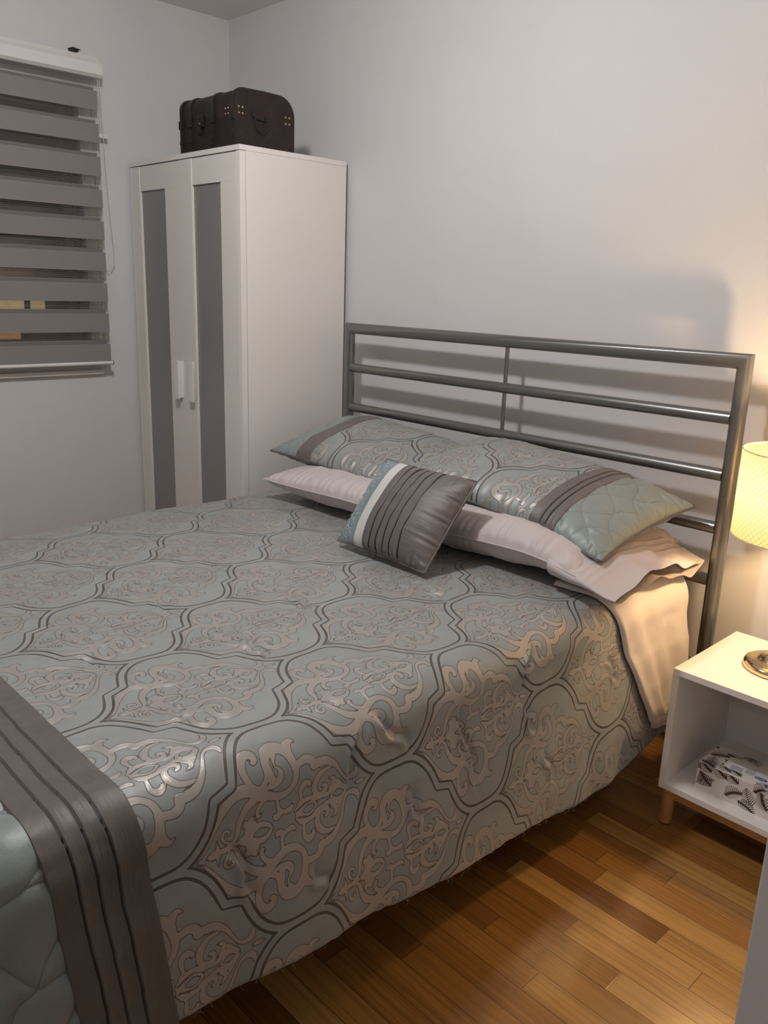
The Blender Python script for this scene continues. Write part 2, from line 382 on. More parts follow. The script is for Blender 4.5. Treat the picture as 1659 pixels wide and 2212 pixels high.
# ---- damask pattern: signed distance tables over one ogee cell ----
CW,CH=.1825,.243      # half width / half height of one ogee cell
def _spline(P,n=6):
    P=np.array(P,float); 
    if len(P)<3:
        return np.array([P[0]+(P[-1]-P[0])*k/12 for k in range(13)])
    Q=np.vstack([2*P[0]-P[1],P,2*P[-1]-P[-2]]); out=[]
    for i in range(1,len(Q)-2):
        L=np.hypot(*(Q[i+1]-Q[i])[:2]); m=max(2,int(L/.0012))
        for k in range(m):
            t=k/m
            out.append(.5*((2*Q[i])+(-Q[i-1]+Q[i+1])*t+(2*Q[i-1]-5*Q[i]+4*Q[i+1]-Q[i+2])*t*t+(-Q[i-1]+3*Q[i]-3*Q[i+1]+Q[i+2])*t**3))
    out.append(P[-1]); return np.array(out)
_q=[(0,.1825),(.03,.181),(.052,.174),(.070,.160),(.084,.142),(.094,.122)]
_h=_spline([(a,b,0) for a,b in _q])[:,:2]
_h=np.vstack([_h,[(.104,.0965)]])
BND=np.vstack([_h,np.column_stack([CH-_h[::-1,0],CW-_h[::-1,1]])])   # quadrant boundary, waist -> apex, point-symmetric
GS=.001
_S=np.arange(-.26,.2601,GS); _T=np.arange(0,.2101,GS)
def _tables():
    SS,TT=np.meshgrid(_S,_T,indexing='ij')
    med=np.full(SS.shape,1.0)
    for st in STROKES:
        c=_spline(st)
        for sg in (1,-1):
            lo=c[:,:2].min(0)-.03; hi=c[:,:2].max(0)+.03
            if sg<0 and lo[1]>0: continue
            for (s,t,r) in c:
                i0=max(0,int((s-.03-_S[0])/GS)); i1=min(len(_S),int((s+.03-_S[0])/GS)+2)
                tt=t*sg; j0=max(0,int((tt-.03)/GS)); j1=min(len(_T),int((tt+.03)/GS)+2)
                if j1<=j0 or i1<=i0: continue
                d=np.hypot(SS[i0:i1,j0:j1]-s,TT[i0:i1,j0:j1]-tt)-max(r,.0004)
                med[i0:i1,j0:j1]=np.minimum(med[i0:i1,j0:j1],d)
    for c,hl,hw in ((.102,.0120,.0056),(.0365,.0140,.0066),(-.0590,.0155,.0070)):   # petal eyes on the axis
        q=np.clip(np.abs(SS-c)/hl,0,1.6)
        shape=lambda k: np.abs(TT)-(hw+k)*(1-(np.abs(SS-c)/(hl+1.4*k))**2)
        med=np.maximum(np.minimum(med,shape(.0052)*.8),-shape(0)*.8)
    med=np.minimum(med,.02)
    # signed distance to the ogee boundary, positive inside
    A=BND[:-1];B=BND[1:]
    a=np.abs(SS); dm=np.full(SS.shape,9.0)
    for (p,q) in zip(A,B):
        e=q-p; L=e@e
        if L<1e-12: continue
        k=np.clip(((a-p[0])*e[0]+(TT-p[1])*e[1])/L,0,1)
        dm=np.minimum(dm,np.hypot(a-p[0]-k*e[0],TT-p[1]-k*e[1]))
    # inside test by monotone lookup t < boundary(s), with the jog handled by polygon crossing
    ins=np.zeros(SS.shape,bool); poly=np.vstack([[(0,0)],BND])
    n=len(poly)
    for i in range(n):
        x1,y1=poly[i];x2,y2=poly[(i+1)%n]
        if y1==y2: continue
        cond=((y1>TT)!=(y2>TT))&(a<(x2-x1)*(TT-y1)/(y2-y1)+x1)
        ins^=cond
    # fill exact edges
    return med,np.where(ins,dm,-dm)
MED,OGE=_tables()
def _samp(tab,s,t):
    fi=np.clip((s-_S[0])/GS,0,len(_S)-1.001); fj=np.clip(t/GS,0,len(_T)-1.001)
    i=fi.astype(int);j=fj.astype(int);a=fi-i;b=fj-j
    return (tab[i,j]*(1-a)*(1-b)+tab[i+1,j]*a*(1-b)+tab[i,j+1]*(1-a)*b+tab[i+1,j+1]*a*b)
def damask(u,v):
    """u across, v along (metres, motif points to +v). returns (motif distance, frame line distance)"""
    c=np.floor(u/CW); best=None
    for k in (0,1):
        col=c+k; off=np.where(np.mod(col,2)==0,0.0,CH)
        t=np.abs(u-col*CW); s=v-off; row=np.round(s/(2*CH)); s=s-row*2*CH
        o=_samp(OGE,s,t); m=_samp(MED,-s/1.02,t/1.05)
        hw=.0027-.0008*np.exp(-((t-.091)/.02)**2)
        fl=np.abs(o-.0078)-hw
        if best is None: best=[o,m,fl]
        else:
            w=o>best[0]; best=[np.where(w,o,best[0]),np.where(w,m,best[1]),np.where(w,fl,best[2])]
    # light thread line just outside the dark line is derived from the same distance in the material
    return best[1],best[2]

# ============================ ROOM ============================
S = 'structure'
def build_floor():
    W, y0 = 0.0622, -0.535
    known = {0: [(2.495, .20, .74)], 1: [(2.753, .38, .52)], 2: [(2.60, .34, .56)], 3: [(2.636, .50, .80)], 4: [(2.83, .22, .76)], 5: [(2.475, .18, .78), (2.935, None, .66)],
             6: [(2.68, .42, .72)], 7: [(2.825, .36, .76)], 8: [(2.56, .30, .48)], 9: [(2.71, .58, .66)], 10: [(2.90, .40, .62)], -1: [(2.62, .24, .36)], -2: [(2.45, .20, .46)], -3: [(2.7, .42, .18)], 11: [(2.5, .2, .52)], 12: [(2.78, .50, .42)], 13: [(2.4, .3, .56)]}
    r = random.Random(31); V = []; F = []; tone = []; seed = []; ux = []; vx = []
    k0 = -9; k1 = int(3.7 / W)
    for k in range(k0, k1):
        ya, yb = max(y0 - (k + 1) * W, -4.2), min(y0 - k * W, 0.12)
        if yb <= ya: continue
        br = []; x = -0.2 - r.random() * .7; segs = []
        kn = known.get(k)
        lim = (kn[0][0] - .55) if kn else 99
        while x < 4.75:
            nx = x + r.uniform(.30, .95)
            if kn and x < kn[0][0] and nx > lim: nx = kn[0][0]
            segs.append([x, nx, r.choice([.2, .32, .4, .48, .55, .62, .72, .8])]); x = nx
            if kn and abs(x - kn[0][0]) < 1e-6:
                segs[-1][2] = kn[0][1]
                if len(kn) > 1: segs.append([x, kn[1][0], kn[0][2]]); x = kn[1][0]; segs.append([x, x + .6, kn[1][2]]); x += .6
                else: segs.append([x, x + .78, kn[0][2]]); x += .78
        for (a, b, tn) in segs:
            n = len(V); V += [(a, ya, 0), (b, ya, 0), (b, yb, 0), (a, yb, 0)]; F.append((n, n + 1, n + 2, n + 3))
            tone += [tn + r.uniform(-.05, .05)] * 4; seed_ = r.random() * 50; seed += [seed_] * 4; ux += [0, b - a, b - a, 0]; vx += [b - a, 0, 0, b - a]
        x = 0
    n = len(V); V += [(-.9, -4.2, 0), (5.7, -4.2, 0), (5.7, .12, 0), (-.9, .12, 0), (-.9, -4.2, -.1), (5.7, -4.2, -.1), (5.7, .12, -.1), (-.9, .12, -.1)]
    F += [(n + 4, n + 7, n + 6, n + 5), (n, n + 4, n + 5, n + 1), (n + 1, n + 5, n + 6, n + 2), (n + 2, n + 6, n + 7, n + 3), (n + 3, n + 7, n + 4, n)]
    for l in (tone, seed, ux, vx): l += [.4] * 8
    me = bpy.data.meshes.new('floor'); me.from_pydata(V, [], F); me.materials.append(M_FLOOR)
    for nm, l in (('tone', tone), ('seed', seed), ('ux', ux), ('vx', vx)): me.attributes.new(nm, 'FLOAT', 'POINT').data.foreach_set('value', np.array(l, np.float32))
    link('floor', me, kind=S)
build_floor()
MB().box((-0.2, -4.2, H), (4.75, 0.12, H + 0.1)).build('ceiling', M_CEIL, kind=S)
MB().box((-0.14, 0.0, 0.0), (4.75, 0.12, H)).build('wall_back', M_WALL, kind=S)
WY0, WY1, WZ0, WZ1 = -1.72, -0.66, 0.955, 2.10          # window opening in the left wall
MB().box((-0.14, WY1, 0), (0, 0.0, H)).box((-0.14, -4.2, 0), (0, WY0, H)).box((-0.14, WY0, 0), (0, WY1, WZ0)).box((-0.14, WY0, WZ1), (0, WY1, H)).build('wall_left', M_WALLL, kind=S)
MB().box((0, -3.42, 0), (3.21, -3.3, H)).build('wall_front', M_WALL, kind=S)
MB().box((3.21, -1.5, 0), (3.33, 0, H), 0.002).box((3.21, -3.42, 0), (3.33, -2.55, H), 0.002).box((3.21, -2.55, 2.06), (3.33, -1.5, H)).build('wall_right', M_WALL, kind=S)
MB().box((4.65, -4.2, 0), (4.75, 0, H)).box((0, -4.2, 0), (4.65, -4.1, H)).build('wall_hall', M_WALL, kind=S)
MB().box((0.86, -0.014, 0), (3.21, 0.0, 0.085), 0.003).build('baseboard_back', M_TRIM, kind=S)
MB().box((0.0, -3.3, 0), (0.014, -0.53, 0.085), 0.003).build('baseboard_left', M_TRIM, kind=S)
MB().box((3.196, -1.5, 0), (3.21, -0.014, 0.085), 0.003).build('baseboard_right', M_TRIM, kind=S)
# ceiling lamp: flush round fitting over the foot half of the bed
cl = thing('ceiling_light', 'round flush ceiling light with a frosted glass dome above the bed', 'ceiling light', (CEIL_XY[0], CEIL_XY[1], H))
MB().lathe([(.125, -.001), (.125, -.022), (.118, -.028)], (0, 0, 0), 48).build('fitting', M_TRIM, cl, smooth=True)
dm_ = NT('lit_glass_dome'); dm_.set(color=(.9, .9, .9), emit=CEIL_COLOUR, emits=CEIL_STRENGTH)
MB().lathe([(.085 * math.cos(a), -.028 - .085 * math.sin(a)) for a in np.linspace(0, math.pi / 2 - .02, 12)], (0, 0, 0), 40).build('glass_dome', dm_.m, cl, smooth=True)
# sill strip under the blind
MB().box((-0.02, WY0 - 0.02, 0.932), (0.022, WY1 - 0.018, 0.950), 0.003).build('trim_1', M_TRIM, kind=S)

# window: white frame, grey sash, night-dark glass
win = thing('window_1', 'white framed window behind the grey striped blind', 'window', (-0.05, -1.19, WZ0)); win['kind'] = S
del win['category']
def wl(p): return (p[0] + 0.05, p[1] + 1.19, p[2] - WZ0)
def ring(mb, x0, x1, y0, y1, z0, z1, w, bev=0.003):
    for a, b in (((x0, y0, z0), (x1, y0 + w, z1)), ((x0, y1 - w, z0), (x1, y1, z1)), ((x0, y0 + w, z0), (x1, y1 - w, z0 + w)), ((x0, y0 + w, z1 - w), (x1, y1 - w, z1))):
        mb.box(wl(a), wl(b), bev)
    return mb
ring(MB(), -0.10, -0.003, WY0, WY1, WZ0, WZ1, 0.055).build('window_frame', M_TRIM, win)
M_SASH = simple('grey_sash', (0.16, 0.15, 0.135), 0.45)
sx = ring(MB(), -0.085, -0.04, WY0 + .055, WY1 - .055, WZ0 + .055, WZ1 - .055, 0.028)
ring(sx, -0.075, -0.05, WY0 + .083, WY1 - .083, WZ0 + .083, WZ1 - .083, 0.040)
sx.box(wl((-0.085, -1.21, WZ0 + .1)), wl((-0.045, -1.17, WZ1 - .1)))
sx.build('sash', M_SASH, win)
g = NT('window_glass'); g.set(color=(1, 1, 1), rough=0.0); g.b.inputs['Transmission Weight'].default_value = 1.0; g.b.inputs['IOR'].default_value = 1.45
MB().box(wl((-0.066, WY0 + .11, WZ0 + .11)), wl((-0.062, WY1 - .11, WZ1 - .11))).build('pane', g.m, win)

# neighbouring house seen at night between the blind bands
nb = thing('neighbour_house', 'dark house outside the window with lit yellow windows', 'house', (-4.0, 0.6, -3.0))
M_NB = simple('dark_brick', (0.05, 0.045, 0.04), 0.8)
MB().box((-3.0, -4.0, 0), (-0.05, 3.0, 6.2)).build('wall', M_NB, nb)
MB().prism([(-3.4, 6.2), (0.35, 6.2), (-1.5, 7.6)], 'y', -4.3, 3.3).build('roof', simple('dark_shingle', (0.02, 0.02, 0.02), .9), nb)
def lit(col, st):
    t = NT('lit_window_%g' % st); t.set(color=(0, 0, 0), emit=col, emits=st); return t.m
for (a, b, z0, z1, m) in ((-0.27, -0.06, 4.0, 4.16, lit((1, .72, .35), .30)), (0.0, 0.12, 4.0, 4.16, lit((1, .72, .35), .28)), (-0.8, -0.11, 3.80, 3.87, lit((1, .45, .15), .22)), (-0.5, 0.05, 4.30, 4.40, lit((.9, .4, .15), .03))):
    MB().box((-0.06, a, z0), (-0.03, b, z1)).build('window', m, nb)

# ============================ ZEBRA BLIND ============================
def sheer_mat():
    t = NT('sheer_voile'); o = t.obj(); sep = t.node('ShaderNodeSeparateXYZ'); t.l.new(o, sep.inputs[0])
    w = t.math('SINE', t.math('MULTIPLY', sep.outputs[2], 2 * math.pi / 0.0075))
    dens = t.math('ADD', t.math('MULTIPLY', t.step(w, -.2, .6), 0.07), 0.05)
    dif = t.node('ShaderNodeBsdfDiffuse'); dif.inputs[0].default_value = (0.30, 0.285, 0.27, 1)
    tr = t.node('ShaderNodeBsdfTransparent'); mx = t.node('ShaderNodeMixShader')
    t.l.new(dens, mx.inputs[0]); t.l.new(tr.outputs[0], mx.inputs[1]); t.l.new(dif.outputs[0], mx.inputs[2]); t.l.new(mx.outputs[0], t.out.inputs[0])
    return t.m
M_SHEER = sheer_mat()
M_BAND = simple('grey_blind_fabric', (0.225, 0.217, 0.215), 0.75, nscale=700, nstr=0.2, ndist=0.0006)
bl = thing('zebra_blind', 'grey and sheer striped roller blind in a white headrail over the window', 'blind', (0.0, -1.19, 0.97))
def bp(p): return (p[0], p[1] + 1.19, p[2] - 0.97)
BY0, BY1 = -1.78, -0.662
hd = MB(); prof = [(0.002, 2.092), (0.078, 2.088), (0.090, 2.098), (0.092, 2.135), (0.080, 2.150), (0.058, 2.153), (0.052, 2.168), (0.002, 2.170)]
hd.prism([(a, b - 0.97) for a, b in prof], 'y', BY0 - .02 + 1.19, BY1 + .010 + 1.19)
hd.build('headrail', M_TRIM, bl, smooth=True, angle=40)
MB().prism([(a * 1.02 if a > .01 else a, b - 0.97 + (.001 if b > 2.1 else -.001)) for a, b in prof], 'y', BY1 + .0085 + 1.19, BY1 + .013 + 1.19).build('end_cap', M_CORD, bl)
tops = [2.054, 1.934, 1.812, 1.688, 1.566, 1.444, 1.322, 1.199, 1.074]
bots = [1.972, 1.852, 1.727, 1.607, 1.483, 1.359, 1.236, 1.111, 0.986]
# the sheet leans back a little: top nearer the roller
MB().box(bp((0.0640, BY0, 0.984)), bp((0.0646, BY1 - .004, 2.10))).build('sheer_panel', M_SHEER, bl)
MB().box(bp((0.0430, BY0, 0.990)), bp((0.0436, BY1 - .004, 2.10))).build('sheer_panel', M_SHEER, bl)
for zt, zb in zip(tops, bots):
    MB().box(bp((0.0652, BY0, zb)), bp((0.0664, BY1 - .003, zt - .012)), 0.0002).build('opaque_band', M_BAND, bl)
    MB().box(bp((0.0418, BY0, zb + .016)), bp((0.0428, BY1 - .006, zt + .004)), 0.0002).build('rear_band', M_BAND, bl)
MB().tube([bp((0.0655, BY0, 0.982)), bp((0.0655, BY1 + .001, 0.982))], 0.0075, 12).build('bottom_bar', M_TRIM, bl, smooth=True)
MB().tube([bp((0.0655, BY1 + .001, 0.982)), bp((0.0655, BY1 + .006, 0.982))], 0.009, 12).build('bar_end_plug', simple('clear_grey_plug', (.25, .24, .22), .3), bl, smooth=True)
# bead chain: two strands down to a tension clip, then a hanging loop
def chain_pts(path, step=0.0068):
    out = []
    for a, b in zip(path, path[1:]):
        a = Vector(a); b = Vector(b); n = max(1, int((b - a).length / step))
        out += [a.lerp(b, k / n) for k in range(n)]
    return out
p1 = [(0.066, BY1 + .002, 2.09), (0.052, -0.651, 1.91), (0.040, -0.650, 1.885), (0.035, -0.655, 1.70), (0.032, -0.66, 1.50), (0.030, -0.655, 1.395), (0.03, -0.640, 1.362), (0.03, -0.628, 1.366), (0.03, -0.612, 1.39), (0.031, -0.610, 1.45), (0.035, -0.622, 1.60), (0.042, -0.634, 1.80), (0.050, -0.640, 1.89), (0.066, BY1 + .010, 2.09)]
cm = MB()
for q in chain_pts(p1): cm.ball(bp(q), 0.0026, 1)
cm.tube([bp(q) for q in p1], 0.0007, 6)
cm.build('bead_chain', M_CORD, bl, smooth=True, angle=80)
MB().box(bp((0.030, -0.672, 1.876)), bp((0.046, -0.618, 1.892)), 0.003).build('chain_clip', M_CORD, bl)
bk = MB(); bk.tube([bp((0.02, -0.745, 2.172)), bp((0.045, -0.742, 2.181)), bp((0.075, -0.735, 2.174))], 0.0026, 6)
bk.tube([bp((0.05, -0.765, 2.176)), bp((0.045, -0.742, 2.186)), bp((0.06, -0.72, 2.178))], 0.0022, 6).box(bp((0.035, -0.757, 2.170)), bp((0.06, -0.727, 2.178)), .001)
bk.build('bracket', M_BLACK, bl)

# ============================ WARDROBE ============================
wr = thing('wardrobe', 'tall white two-door wardrobe with frosted grey door panels in the corner', 'wardrobe', (0.0214, -0.5175, 0))
def wp(x, y, z): return (x - 0.0214, y + 0.5175, z)
WX0, WX1 = 0.0214, 0.8314
MB().box(wp(WX0, -0.5175, 1.782), wp(WX1, -0.0175, 1.800), .0012).build('top_panel', M_LACQ, wr)
car = MB()
car.box(wp(WX0, -0.494, 0.0), wp(WX0 + .018, -0.0175, 1.782)).box(wp(WX0 + .018, -0.03, 0.04), wp(WX1 - .018, -0.0235, 1.782)).box(wp(WX0 + .018, -0.494, 0.05), wp(WX1 - .018, -0.03, 0.068))
car.build('carcass', M_LACQ, wr)
MB().box(wp(WX1 - .018, -0.4905, 0.0), wp(WX1, -0.0175, 1.7815), .0008).build('side_panel', M_LACQ, wr)
MB().box(wp(WX1 - .020, -0.5165, 0.0), wp(WX1, -0.4925, 1.780), .0012).build('front_edge', M_LACQ, wr)
MB().box(wp(WX0, -0.5165, 0.0), wp(WX0 + .016, -0.494, 1.780), .0012).build('front_edge', M_LACQ, wr)
MB().box(wp(WX0 + .018, -0.505, 0.0), wp(WX1 - .02, -0.49, 0.048)).build('plinth', M_LACQ, wr)
def door(x0, x1, gx0, gx1, hx, side):
    z0, z1, gz0, gz1 = 0.052, 1.778, 0.155, 1.683
    m = MB(); yf, yb = -0.5155, -0.4965
    m.box(wp(gx0, yf, gz1), wp(x1, yb, z1), .001).box(wp(gx0, yf, z0), wp(x1, yb, gz0), .001).box(wp(gx1, yf, gz0), wp(x1, yb, gz1), .001)
    d = m.build('door', M_LACQ2, wr)
    MB().box(wp(x0, yf - .0035, z0), wp(gx0 - .0006, yb, z1), .0015).build('stile', M_LACQ2, d)
    MB().box(wp(gx0 - .001, yf + .007, gz0 - .001), wp(gx1 + .001, yf + .011, gz1 + .001)).build('frosted_panel', M_FROST, d)
    h = MB()
    h.box(wp(hx - .016, yf - .026, 0.857), wp(hx + .016, yf - .021, 1.018), .0015)
    h.box(wp(hx + side * .010 - .003, yf - .023, 0.862), wp(hx + side * .010 + .003, yf + .001, 1.013), .001)
    h.build('handle', M_LACQ, d)
door(0.040, 0.417, 0.1055, 0.304, 0.388, 1)
door(0.4215, 0.808, 0.511, 0.704, 0.502, -1)

# ============================ TRUNK ON THE WARDROBE ============================
def leather():
    t = NT('worn_dark_leather'); o = t.obj(); n = t.noise(o, 22, 5, .6); f = t.noise(o, 180, 3, .6)
    c = t.mix(t.step(n, .35, .7), (0.014, 0.008, 0.008), (0.030, 0.016, 0.015)); c = t.mix(t.math('MULTIPLY', t.step(n, .68, .78), .6), c, (0.10, 0.05, 0.035))
    t.set(color=c, rough=0.52, spec=0.4); t.bump(f, 0.3, 0.001); return t.m
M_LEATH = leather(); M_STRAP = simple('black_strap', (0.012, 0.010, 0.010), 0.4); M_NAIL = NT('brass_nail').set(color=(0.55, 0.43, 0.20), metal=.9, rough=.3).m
TX0, TX1, TY0, TY1, TZ0, TZ1 = 0.425, 0.795, -0.508, -0.250, 1.800, 1.990
tk = thing('storage_trunk', 'dark brown leather trunk with rounded lid, ribs and brass nails on top of the wardrobe', 'trunk', ((TX0 + TX1) / 2, (TY0 + TY1) / 2, TZ0))
cx_, cy_ = (TX0 + TX1) / 2, (TY0 + TY1) / 2
def trunk_prof(e=0.0, z0=TZ0):
    P = [(TY0 - e, z0)]; r = 0.036 + e
    for k in range(9):
        a = math.pi - k * math.pi / 16; P.append((TY0 - e + r + r * math.cos(a), TZ1 + e - .0015 - r + r * math.sin(a)))
    P.append((cy_, TZ1 + e)); r2 = 0.066 + e
    for k in range(9):
        a = math.pi / 2 - k * math.pi / 16; P.append((TY1 + e - r2 + r2 * math.cos(a), TZ1 + e - .0015 - r2 + r2 * math.sin(a)))
    P.append((TY1 + e, z0)); return [(a - cy_, b - TZ0) for a, b in P]
seamz = TZ0 + .085
MB().prism(trunk_prof(), 'x', TX0 - cx_, TX1 - cx_).build('case', M_LEATH, tk, smooth=True, angle=30)
for x in (.437, .503, .655, .785):
    wd = .008
    MB().prism(trunk_prof(.0045), 'x', x - wd - cx_, x + wd - cx_).build('rib', M_STRAP, tk, smooth=True, angle=30)
    MB().box((x - .012 - cx_, TY0 - .008 - cy_, .085), (x + .012 - cx_, TY0 - cy_, .115), .003).build('buckle', M_STRAP, tk)
    MB().box((x - .009 - cx_, TY0 - .007 - cy_, .03), (x + .009 - cx_, TY0 - cy_, .045), .003).build('strap_keeper', M_STRAP, tk)
lt = MB(); lx = .577 - cx_
lt.box((lx - .018, TY0 - .008 - cy_, .078), (lx + .018, TY0 - cy_, .118), .004).ball((lx, TY0 - .009 - cy_, .088), .010, 2).box((lx - .007, TY0 - .014 - cy_, .055), (lx + .007, TY0 - .002 - cy_, .085), .003)
lt.build('latch', simple('aged_metal', (.035, .03, .025), .35, .6), tk)
hn = MB(); hy = -0.403 - cy_; hx_ = TX1 - cx_
hn.box((hx_, hy - .034, .100), (hx_ + .004, hy - .020, .114), .001).box((hx_, hy + .020, .100), (hx_ + .004, hy + .034, .114), .001)
hn.tube([(hx_ + .006, hy - .026, .106), (hx_ + .012, hy - .024, .070), (hx_ + .014, hy - .008, .056), (hx_ + .014, hy, .052), (hx_ + .014, hy + .008, .056), (hx_ + .012, hy + .024, .070), (hx_ + .006, hy + .026, .106)], .0026, 8)
hn.tube([(hx_ + .006, hy - .026, .096), (hx_ + .007, hy + .026, .096)], .0022, 8)
hn.build('side_handle', M_STRAP, tk, smooth=True)
nl = [(hx_, y - cy_, z - TZ0) for y in (-.492, -.476) for z in (1.908, 1.928)] + [(hx_, y - cy_, z - TZ0) for y in (-.287, -.270) for z in (1.900, 1.922)] + [(hx_ - .006, TY0 - .001 - cy_, .05)]
for q in nl: MB().ball(q, .0042, 2, (.6, 1, 1)).build('brass_nail', M_NAIL, tk, smooth=True)
for x in (.735, .752):
    for z in (.108, .126): MB().ball((x - cx_, TY0 - cy_, z), .0026, 1).build('brass_nail', M_NAIL, tk, smooth=True)

# ============================ NIGHTSTAND ============================
NX0, NX1, NY0, NY1, NZ0, NZ1 = 2.6146, 3.115, -0.4624, -0.104, 0.106, 0.440
ns = thing('nightstand', 'white open cube nightstand on wooden legs beside the bed', 'nightstand', (NX0, NY0, 0))
def npt(x, y, z): return (x - NX0, y - NY0, z)
T = .0165
bx = MB()
bx.box(npt(NX0, NY0, NZ1 - T), npt(NX1, NY1, NZ1), .0012).box(npt(NX0, NY0, NZ0), npt(NX1, NY1, NZ0 + T), .0012).box(npt(NX0, NY0, NZ0 + T), npt(NX0 + T, NY1, NZ1 - T), .0008).box(npt(NX1 - T, NY0, NZ0 + T), npt(NX1, NY1, NZ1 - T), .0008)
bx.build('cube_body', M_STAND, ns)
MB().box(npt(NX0 + T, NY1 - .012, NZ0 + T), npt(NX1 - T, NY1 - .006, NZ1 - T)).build('back_panel', M_STAND, ns)
def wood(name, a, b):
    t = NT(name); o = t.obj(); n = t.noise(t.mapping(o, (3, 40, 40)), 1.0, 4); t.set(color=t.mix(n, a, b), rough=.42); return t.m
M_BIRCH = wood('oiled_birch', (0.40, 0.19, 0.065), (0.50, 0.26, 0.10))
fr = MB()
fr.box(npt(NX0 + .012, NY0 + .020, .074), npt(NX1 - .012, NY0 + .042, NZ0), .002).box(npt(NX0 + .012, NY1 - .042, .074), npt(NX1 - .012, NY1 - .020, NZ0), .002).box(npt(NX0 + .012, NY0 + .042, .074), npt(NX0 + .032, NY1 - .042, NZ0), .002).box(npt(NX1 - .032, NY0 + .042, .074), npt(NX1 - .012, NY1 - .042, NZ0), .002)
fr.build('under_frame', M_BIRCH, ns)
for x in (NX0 + .020, NX1 - .020):
    for y in (NY0 + .024, NY1 - .024):
        lg = MB().lathe([(.0165, .004), (.0175, .006), (.0175, NZ0 - .001)], npt(x, y, 0), 24).build('leg', M_BIRCH, ns, smooth=True)
        MB().lathe([(.014, 0), (.014, .004)], npt(x, y, 0), 20).build('foot_pad', M_BLACK, lg)

